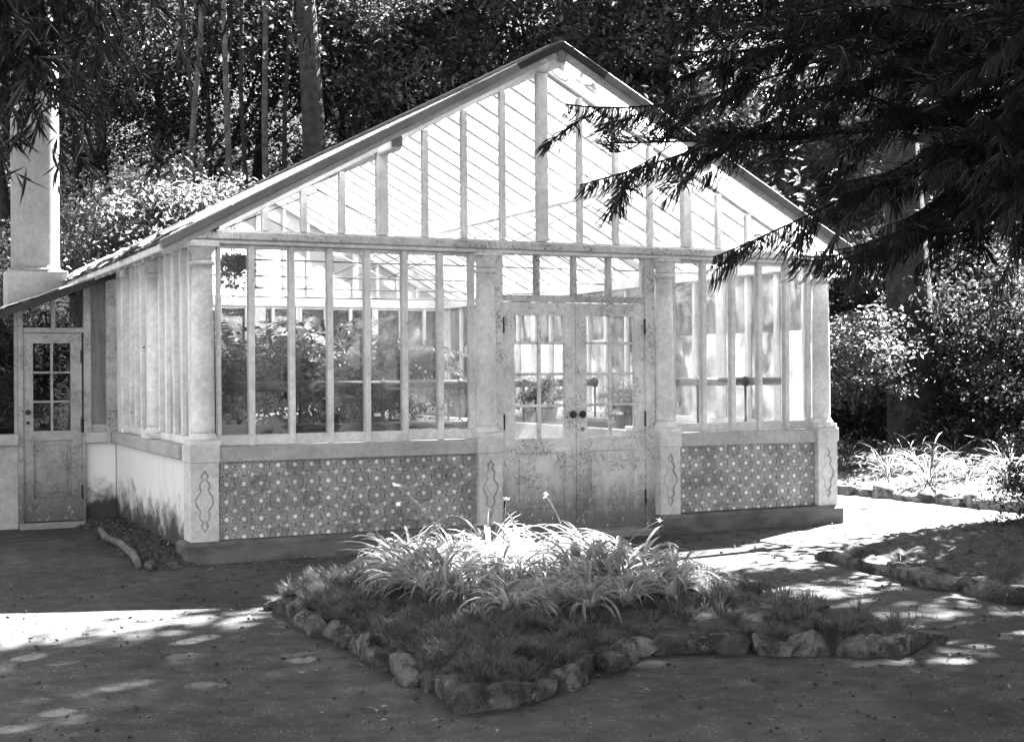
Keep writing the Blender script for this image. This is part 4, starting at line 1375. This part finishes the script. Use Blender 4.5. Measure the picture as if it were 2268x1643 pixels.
# ------------------------------------------------------------------ the conifer at the right
def bez(a, b, c, n):
    t = np.linspace(0, 1, n)[:, None]
    return (1 - t) ** 2 * a + 2 * t * (1 - t) * b + t ** 2 * c

def conifer_branch(root, tip, rise, seed, parent, o, dens=1.0, thick=.0038, lift=.25):
    rg = np.random.default_rng(seed)
    A, T = np.array(root), np.array(tip)
    L = np.linalg.norm(T - A)
    n = 34
    tt = np.linspace(0, 1, n)
    c1 = A + (T - A) * .35 + np.array([0, 0, rise]) + rg.normal(size=3) * .10
    c2 = A + (T - A) * .78 + np.array([0, 0, -lift * rg.uniform(.2, 1.0)]) + rg.normal(size=3) * .12
    q = tt[:, None]
    P = (1 - q) ** 3 * A + 3 * q * (1 - q) ** 2 * c1 + 3 * q * q * (1 - q) * c2 + q ** 3 * T - o
    ph = rg.uniform(0, 6, 2)
    P[:, 2] += .035 * np.sin(tt * 9 + ph[0]) * tt; P[:, 0] += .04 * np.sin(tt * 7 + ph[1]) * tt
    V, Q = np_tubes(P[None], (np.interp(tt, [0, .5, 1], [.010 + .008 * L, .010, .005]))[None], 6)
    br = put('branch', np_mesh('branch', V, Q, 'bark', True), parent)
    Vs, Qs, off = [], [], 0
    tw_paths = [P[int(n * rg.uniform(.45, .65)):]]
    nt = int(max(3, L * 2.6 * dens))
    for k in range(nt):
        s_ = .28 + .66 * (k + rg.uniform(0, 1)) / nt
        base = np.array([np.interp(s_, tt, P[:, i]) for i in range(3)])
        tan = unit(P[min(n - 1, int(s_ * n) + 1)] - P[max(0, int(s_ * n) - 1)])
        side = unit(np.cross(tan, [0, 0, 1.0])) * (1 if rg.uniform() < .5 else -1)
        ln = (.25 + .60 * (1 - s_)) * rg.uniform(.6, 1.4)
        d = unit(tan * rg.uniform(.5, 1.2) + side * rg.uniform(.2, 1.0) + np.array([0, 0, rg.uniform(-.7, .15)]))
        e = base + d * ln + np.array([0, 0, rg.uniform(-.25, .12) * ln])
        tw_paths.append(bez(base, base + d * ln * .5 + np.array([0, 0, rg.uniform(-.10, .06)]), e, 9))
    for tp in tw_paths:
        m = len(tp); tp = np.array(tp)
        V, Q = np_tubes(tp[None], np.linspace(.005, .0028, m)[None], 4); Vs.append(V); Qs.append(Q + off); off += len(V)
        seg = np.linalg.norm(np.diff(tp, axis=0), axis=1); Lt = seg.sum(); cum = np.concatenate([[0], np.cumsum(seg)])
        K = int(Lt / .0092 * min(1.0, dens + .05))
        if K < 4: continue
        bare = rg.uniform(.05, .4)
        ss = np.sort(rg.uniform(bare * Lt, Lt, K))
        C = np.stack([np.interp(ss, cum, tp[:, i]) for i in range(3)], 1)
        t2 = np.clip(ss + .02, 0, Lt); t1 = np.clip(ss - .02, 0, Lt)
        tg = unit(np.stack([np.interp(t2, cum, tp[:, i]) - np.interp(t1, cum, tp[:, i]) for i in range(3)], 1))
        sd_ = unit(np.cross(tg, np.array([0, 0, 1.0]))) * np.where(np.arange(K) % 2, 1, -1)[:, None]
        hang = rg.uniform(.2, 1.8) if rg.uniform() < .7 else rg.uniform(-.5, .2)
        dv = unit(tg * rg.uniform(.0, .5, (K, 1)) + sd_ * rg.uniform(.1, .75, (K, 1)) + np.array([0, 0, -1.0]) * (hang * rg.uniform(.6, 1.2, (K, 1))) + rg.normal(size=(K, 3)) * .10)
        ln = rg.uniform(.09, .20, K) * np.interp(ss / Lt, [0, .8, 1], [.9, 1, .55])
        curl = unit(tg + np.array([0, 0, rg.uniform(-.5, .1)]))
        q1 = C + dv * (ln * .4)[:, None]
        q2 = q1 + unit(dv * .9 + curl * .3) * (ln * .33)[:, None]
        q3 = q2 + unit(dv * .55 + curl * .7) * (ln * .3)[:, None]
        PP = np.stack([C, q1, q2, q3], 1)
        V, Q = np_tubes(PP, np.stack([np.full(K, thick * .8), np.full(K, thick * 1.05), np.full(K, thick), np.full(K, thick * .3)], 1), 3)
        Vs.append(V); Qs.append(Q + off); off += len(V)
    put('needles', np_mesh('needles', np.concatenate(Vs), np.concatenate(Qs), 'needle'), br)

CT = np.array([5.7, -5.3, 0.0])
con = thing('conifer_tree', 'dark drooping conifer reaching in from the upper right', 'tree', tuple(CT))
m = MB(); m.tube([(0, 0, -.1), (.02, 0, 1.5), (.05, .03, 4), (.02, .05, 8), (0, 0, 12)], [.34, .29, .25, .18, .05], 16)
m.build('trunk', 'bark', con, smooth=True)
tips = [  # sighting (u, v, distance), arch
    (1262, 240, 8.0, .55), (1335, 318, 8.15, .55), (1290, 420, 7.6, .35), (1565, 300, 8.2, .3), (1575, 575, 8.0, .30),
    (1760, 560, 7.9, .3), (1805, 600, 7.6, .35), (1880, 560, 7.7, .3), (1480, 60, 8.6, .3),
    (1640, 30, 8.0, .3), (1780, 100, 7.7, .2), (1450, 185, 8.4, .3), (1560, 120, 8.2, .3), (1500, 120, 8.0, .3), (1690, 190, 7.8, .2), (1850, 180, 8.0, .2), (1840, 420, 7.7, .25), 
    (1900, 260, 7.6, .2), (1960, 400, 7.8, .2), (1980, 120, 7.6, .2), (2050, 300, 7.5, .2),
    (2000, 480, 8.2, .2), (2080, 40, 7.8, .2), (2120, 180, 7.4, .2), (2150, 330, 7.2, .2), (2200, 80, 7.0, .2),
    (2240, 230, 7.0, .2), (2190, 420, 7.4, .2), (1860, 20, 8.4, .2), (1960, 20, 7.2, .2), (2080, 440, 8.5, .2),
    (2090, 120, 6.9, .2), (2130, 20, 6.6, .2), (2160, 250, 6.8, .2), (2200, 350, 6.6, .2), (2230, 130, 6.4, .2), (2270, 20, 6.3, .2), (2290, 300, 6.3, .2), (2300, 440, 6.5, .2), (2250, 520, 7.2, .2), (2110, 520, 7.9, .2)]
rg = np.random.default_rng(31)
for k, (u, v, dist, rise) in enumerate(tips):
    tip = np.array(px(u, v, dist))
    zroot = tip[2] + (rg.uniform(.2, 1.0) if v < 380 else rg.uniform(1.2, 1.9))
    conifer_branch((CT[0], CT[1], zroot), tip, rise, 300 + k, con, CT, 1.0)
# the upper crown, out of the picture, that shades the foreground
for k in range(46):
    zt = rg.uniform(4.8, 11.0)
    az = rg.uniform(0, 6.283)
    Lb = (4.4 - .30 * (zt - 4.5)) * rg.uniform(.75, 1.1)
    tip = CT + np.array([math.cos(az) * Lb, math.sin(az) * Lb, zt - .5])
    conifer_branch((CT[0], CT[1], zt), tip, .5, 400 + k, con, CT, .45, .012)

# ------------------------------------------------------------------ bamboo hanging in from the upper left
bam = thing('bamboo', 'dark bamboo hanging over the upper left corner', 'bamboo', (-4.6, -4.6, 0))
bo = np.array([-4.6, -4.6, 0.0])
rg = np.random.default_rng(51)
for k in range(11):
    tipu, tipv, dist = [(60, 60, 7.2), (110, 130, 7.0), (180, 120, 7.4), (50, 240, 6.8), (130, 240, 7.2), (15, 330, 6.6), (230, 40, 7.6), (440, 20, 7.8), (90, 100, 6.4), (20, 200, 7.0), (170, 170, 6.9)][k]
    tip = np.array(px(tipu, tipv, dist)) - bo
    root = np.array([rg.normal() * .35, rg.normal() * .35, 0])
    midp = np.array([root[0] * .5 + tip[0] * .25, root[1] * .5 + tip[1] * .25, tip[2] + 2.6 + rg.uniform(0, 1)])
    P = bez(root, midp, tip, 22)
    V, Q = np_tubes(P[None], np.interp(np.linspace(0, 1, 22), [0, .6, 1], [.022, .012, .003])[None], 6)
    cu = put('culm', np_mesh('culm', V, Q, 'stem', True), bam)
    Vs, Qs, off = [], [], 0
    for j in range(300):
        s = 1 - .55 * rg.uniform(0, 1) ** 1.2
        base = np.array([np.interp(s, np.linspace(0, 1, 22), P[:, i]) for i in range(3)])
        base = base + rg.normal(size=3) * np.array([.24, .24, .2])
        n = rg.integers(3, 7)
        d0 = rg.normal(size=3); d0[2] = -.9; d0 = unit(d0)
        D = unit(d0 + rg.normal(size=(n, 3)) * .45 + np.array([0, 0, -.35])); C = np.repeat(base[None], n, 0)
        U = unit(np.cross(D, rg.normal(size=(n, 3))))
        V, Q = leaf_quads(C, D, U, rg.uniform(.11, .22, n), rg.uniform(.013, .021, n), .3)
        Vs.append(V); Qs.append(Q + off); off += len(V)
    put('leaves', np_mesh('leaves', np.concatenate(Vs), np.concatenate(Qs), 'leaf_bamboo'), cu)

# ------------------------------------------------------------------ wooded slope behind
CROWN = [leaf_ball(200 + i, 9000, 2.5, 2.5, 2.3, .12, 'leaf_broad', .25, 75, .26) for i in range(4)]
CROWN2 = [leaf_ball(220 + i, 8000, 2.3, 2.3, 2.4, .13, 'leaf_bright', .25, 60, .28) for i in range(2)]
SHRUB = [leaf_ball(240 + i, 4500, 1.3, 1.3, .95, .095, 'leaf_bright', .3, 42, .32) for i in range(3)]
SHRUBL = [leaf_ball(245 + i, 9500, 1.3, 1.3, .95, .058, 'leaf_bright', .35, 60, .28) for i in range(3)]
SHRUBD = [leaf_ball(250 + i, 4500, 1.4, 1.4, 1.1, .10, 'leaf_broad', .2, 42, .32) for i in range(3)]

def tree(x, y, trunk_h, r, crown, label, scale=1.0, lean=(0, 0), name='broadleaf_tree', bark='bark', seed=0, limbs=5, group=None):
    z = float(hz(np.array(x), np.array(y)))
    t = thing(name, label, 'tree', (x, y, z), group)
    me, cl = crown
    rg = np.random.default_rng(seed + 900)
    top = np.array([lean[0], lean[1], trunk_h])
    m = MB()
    pts = [(0, 0, -.3)] + [tuple(top * f + np.array([rg.normal() * .06, rg.normal() * .06, 0])) for f in (.25, .5, .75)] + [tuple(top), tuple(top + np.array([0, 0, 1.8 * scale]))]
    m.tube(pts, [r * 1.25, r, r * .85, r * .75, r * .6, r * .12], 10)
    m.build('trunk', bark, t, smooth=True)
    cc = top + np.array([0, 0, 1.6 * scale])
    rot = rg.uniform(0, 6.28)
    ids = rg.choice(len(cl), limbs, replace=False)
    for i in ids:
        c = cl[i] * scale
        c = np.array([c[0] * math.cos(rot) - c[1] * math.sin(rot), c[0] * math.sin(rot) + c[1] * math.cos(rot), c[2]]) + cc
        m = MB(); st = top * rg.uniform(.7, 1.0)
        m.tube([tuple(st), tuple((st + c) / 2 + rg.normal(size=3) * .15), tuple(c)], [r * .42, r * .28, r * .08], 6)
        m.build('limb', bark, t, smooth=True)
    put('crown', me, t, tuple(cc), (0, 0, rot), (scale, scale, scale * rg.uniform(.9, 1.1)))
    return t

def ground_px(u, dist):
    p = CAM + fw * dist + rt0 * ((u - 1134) / FPX * dist)
    return p.x, p.y
rows = [('front', 32.5, [40, 240, 470, 690, 930, 1170, 1420, 1680, 1900, 2130, 2350], 3.2, 1.3),
        ('middle', 36.5, [-60, 160, 360, 590, 820, 1040, 1290, 1530, 1780, 2010, 2240], 4.2, 1.35), ('back', 43.0, [0, 230, 480, 740, 1000, 1250, 1500, 1760, 2020, 2280], 5.0, 1.7)]
rg = np.random.default_rng(61)
ti = 0
for rname, dist, us, th, sc in rows:
    for j, u in enumerate(us):
        x, y = ground_px(u + rg.uniform(-25, 25), dist + rg.uniform(-.9, .9))
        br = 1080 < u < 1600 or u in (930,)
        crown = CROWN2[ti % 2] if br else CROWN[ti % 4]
        h = th * rg.uniform(.85, 1.25)
        tree(x, y, h, .11 + .05 * rg.uniform(), crown,
             f'{ORD[j]} leafy tree from the left in the {rname} row of the wooded slope', sc * rg.uniform(.9, 1.1), (rg.normal() * .4, rg.normal() * .3), seed=ti, group='trees on the wooded slope')
        ti += 1
for j, (u, d_, h_) in enumerate([(900, 35.5, 1.6), (1040, 34.5, 1.9), (1180, 36, 2.2), (1330, 35, 1.8), (1480, 36, 2.0), (1620, 34, 1.4), (760, 36.5, 2.0), (1640, 26.5, 1.3), (1800, 27, 1.5)]):
    x, y = ground_px(u, d_)
    tree(x, y, h_, .12, CROWN2[j % 2], f'{ORD[j] if j else "first"} light-leaved low tree on the slope behind the roof ridge', 1.25, (0, 0), seed=130 + j, group='light-leaved trees behind the ridge')
# the stout dark trunks that show plainly
x, y = ground_px(712, 27.0)
tree(x, y, 11.5, .26, CROWN[0], 'stout dark trunk rising behind the left slope of the greenhouse roof', .95, (.1, 1.6), bark='bark', seed=70, limbs=8)
x, y = ground_px(2030, 20.6)
tree(x, y, 8.5, .36, CROWN[1], 'thick furrowed tree trunk standing behind the right-hand grass border', .85, (1.6, 2.4), bark='bark', seed=71, limbs=7)
for j, (u, d, h) in enumerate([(455, 29, 9.5), (520, 28.2, 10), (548, 29.5, 10.5), (585, 28.6, 10), (625, 29.2, 10), (400, 28.5, 9.5)]):
    x, y = ground_px(u, d)
    tree(x, y, h, .055 + .02 * (j % 2), CROWN[j % 4], f'{ORD[j] if j else "first"} slender trunk of the thicket left of the stout trunk', .7, ((j - 2.5) * .22, 0), name='slender_tree', bark='bark_light' if j % 2 else 'bark', seed=80 + j, limbs=6, group='slender trunks of the thicket')

def shrub(x, y, s, mesh, label, group, zlift=0, name='shrub'):
    z = float(hz(np.array(x), np.array(y))) + zlift
    t = thing(name, label, 'shrub', (x, y, z), group)
    rg2 = np.random.default_rng(int(abs(x * 31 + y * 17)) + 1)
    m = MB()
    for q in range(5):
        a = q * 1.257 + rg2.uniform(0, .6)
        m.tube([(0, 0, -.1), (.25 * s * math.cos(a), .25 * s * math.sin(a), .5 * s), (.6 * s * math.cos(a), .6 * s * math.sin(a), 1.15 * s)], [.03 * s, .022 * s, .008 * s], 5)
    m.build('stems', 'bark', t)
    put('foliage', mesh[0], t, (0, 0, .95 * s), (0, 0, rg2.uniform(0, 6.28)), (s, s, s * rg2.uniform(.9, 1.15)))
# glossy bushes above the shed roof
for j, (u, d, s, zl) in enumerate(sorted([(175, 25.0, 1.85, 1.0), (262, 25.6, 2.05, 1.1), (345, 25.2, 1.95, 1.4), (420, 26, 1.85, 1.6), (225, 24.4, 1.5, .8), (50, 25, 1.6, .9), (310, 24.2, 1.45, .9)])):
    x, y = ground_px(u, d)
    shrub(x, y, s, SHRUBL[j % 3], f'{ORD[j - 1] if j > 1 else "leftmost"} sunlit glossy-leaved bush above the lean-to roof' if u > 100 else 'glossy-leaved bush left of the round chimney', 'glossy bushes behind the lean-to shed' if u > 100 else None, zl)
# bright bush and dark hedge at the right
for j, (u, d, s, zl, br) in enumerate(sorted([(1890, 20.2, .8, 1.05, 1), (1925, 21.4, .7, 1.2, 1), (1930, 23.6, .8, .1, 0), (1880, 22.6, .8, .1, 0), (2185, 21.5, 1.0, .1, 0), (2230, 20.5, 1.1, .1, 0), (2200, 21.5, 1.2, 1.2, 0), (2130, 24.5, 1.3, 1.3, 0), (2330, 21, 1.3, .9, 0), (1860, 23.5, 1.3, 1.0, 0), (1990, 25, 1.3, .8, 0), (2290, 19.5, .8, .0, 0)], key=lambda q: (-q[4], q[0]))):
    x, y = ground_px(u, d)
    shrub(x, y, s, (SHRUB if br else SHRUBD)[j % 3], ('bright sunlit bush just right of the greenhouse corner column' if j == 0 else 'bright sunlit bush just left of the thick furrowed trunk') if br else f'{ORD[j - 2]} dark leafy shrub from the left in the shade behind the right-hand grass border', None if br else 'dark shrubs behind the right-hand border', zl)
# shrubs seen through the greenhouse from behind
for j, (x, y) in enumerate([(8.8, 7.5), (9.6, 9.6), (8.6, 11.0), (6.5, 12.2), (4.2, 12.4), (2.0, 12.3), (0.0, 12.5), (10.2, 12.0)]):
    shrub(x, y, 1.25, SHRUBD[j % 3], f'{ORD[j] if j else "nearest"} dark shrub along the right and back of the greenhouse, seen through its glass', 'shrubs behind the greenhouse')
# dark twiggy shrub overhanging the right-hand bed
x, y = 7.0, -2.2
shrub(7.3, -2.3, .42, SHRUBD[0], 'small dark shrub at the right edge on the shaded bed', None, .1)

# ground cover of ivy and ferns over the slope: nobody could count it
rg = np.random.default_rng(91)
N = 150000
d = 18 + 26 * rg.uniform(0, 1, N) ** 1.1
u = rg.uniform(-250, 2500, N)
base = np.array(CAM) + np.outer(d, np.array(fw)) + np.outer((u - 1134) / FPX * d, np.array(rt0))
X, Y = base[:, 0], base[:, 1]
H = hz(X, Y)
ok = (H > .06)
X, Y, H = X[ok], Y[ok], H[ok]
bumpy = .5 + .5 * np.sin(X * 1.9 + 2 * np.sin(Y * .9)) * np.sin(Y * 1.7 + X * .6)
Z = H + rg.uniform(0, 1, len(H)) ** 1.2 * (.25 + 1.0 * bumpy) * np.clip(H * 2, .2, 1)
C = np.stack([X, Y, Z], 1); n = len(C)
D = rg.normal(size=(n, 3)); D[:, 2] = D[:, 2] * .5 - .2; D = unit(D)
Nn = unit(rg.normal(size=(n, 3)) * .5 + np.array([0, 0, 1.0])); U = unit(np.cross(Nn, D))
L = rg.uniform(.08, .18, n)
V, Q = leaf_quads(C, D, U, L, L * .55)
o = put('undergrowth', np_mesh('undergrowth', V, Q, 'leaf_broad')); tag(o, 'dense ivy and fern undergrowth covering the slope', 'undergrowth', kind='stuff')

# trees outside the picture: some dapple the path, others are added to block skylight
SPARSE = [leaf_ball(270 + i, 8500, 2.5, 2.5, 2.3, .17, 'leaf_shade', .1, 70, .26) for i in range(2)]
DENSE = [leaf_ball(280 + i, 9000, 3.0, 3.0, 2.2, .22, 'leaf_shade', .05, 90, .30) for i in range(2)]
for j, (x, y, h, crown, sc, lean, lab) in enumerate([
        (14.0, .3, 11.0, SPARSE[0], 1.05, (-2.3, .1), 'tall tree right of the picture whose crown dapples the island bed'),
        (12.8, -4.2, 7.5, DENSE[1], 1.1, (-.6, .4), 'tree right of the picture shading the right-hand bed'),
        (11.0, -.9, 11.5, SPARSE[1], 1.3, (-2.5, 1.45), 'tall leaning tree right of the picture dappling the left of the path'),
        (10.6, -3.4, 10.0, DENSE[0], 1.15, (-.8, .2), 'tall dense tree right of the picture shading the near path'),
        (7.5, -9.5, 5.5, DENSE[1], 1.2, (0, 0), 'unseen dense tree added beside the camera on the right to block sky'),
        (9.8, -1.8, 3.6, DENSE[1], .72, (0, 0), 'dense dark tree at the far right edge over the shaded bed'),
        (6.6, -8.6, 7.0, DENSE[1], 1.25, (-4.6, 3.2), 'unseen leaning tree added right of the camera, its crown blocking sky over the island bed'),
        (4.6, -9.6, 4.2, DENSE[0], 1.15, (-3.0, .5), 'unseen leaning tree added right of the camera to block sky over the near path'),
        (-5.5, 5.0, 11.0, DENSE[0], 1.4, (5.5, -2.5), 'unseen tall tree added left of the shed, its crown blocking sky above the greenhouse'),
        (-6.8, -1.0, 9.5, DENSE[1], 1.25, (4.6, -1.2), 'unseen tall tree added left of the picture, its crown blocking sky above the path'),
        (-7.0, -6.8, 6.8, DENSE[0], 1.2, (4.9, .4), 'unseen leaning tree added left of the camera, its crown blocking sky over the near path'),
        (7.9, -6.6, 2.6, DENSE[0], .75, (0, 0), 'unseen low tree added just right of the picture to block sky'),
        (9.5, -13.0, 4.0, DENSE[1], 1.2, (0, 0), 'unseen dense tree added well right of the camera to block sky'),
        (5.5, -14.5, 4.0, DENSE[0], 1.2, (0, 0), 'unseen dense tree added behind the camera on the right to block sky'),
        (9.6, -4.6, 10.4, DENSE[1], .8, (-3.0, 3.2), 'tall slanting tree right of the picture shading the lower left of the path')]):
    tree(x, y, h, .2, crown, lab, sc, lean, seed=95 + j, limbs=8)
for j in range(7):  # unseen row added so the panes reflect dark foliage instead of sky
    tree(.5 + 3.6 * j, -19.5 + .45 * j, .8, .14, DENSE[j % 2], f'{ORD[j] if j else "first"} low unseen tree of the row added behind the camera to darken reflections', .92, (0, 0), name='added_hedge_tree', seed=170 + j, limbs=4, group='unseen trees added behind the camera to darken reflections')
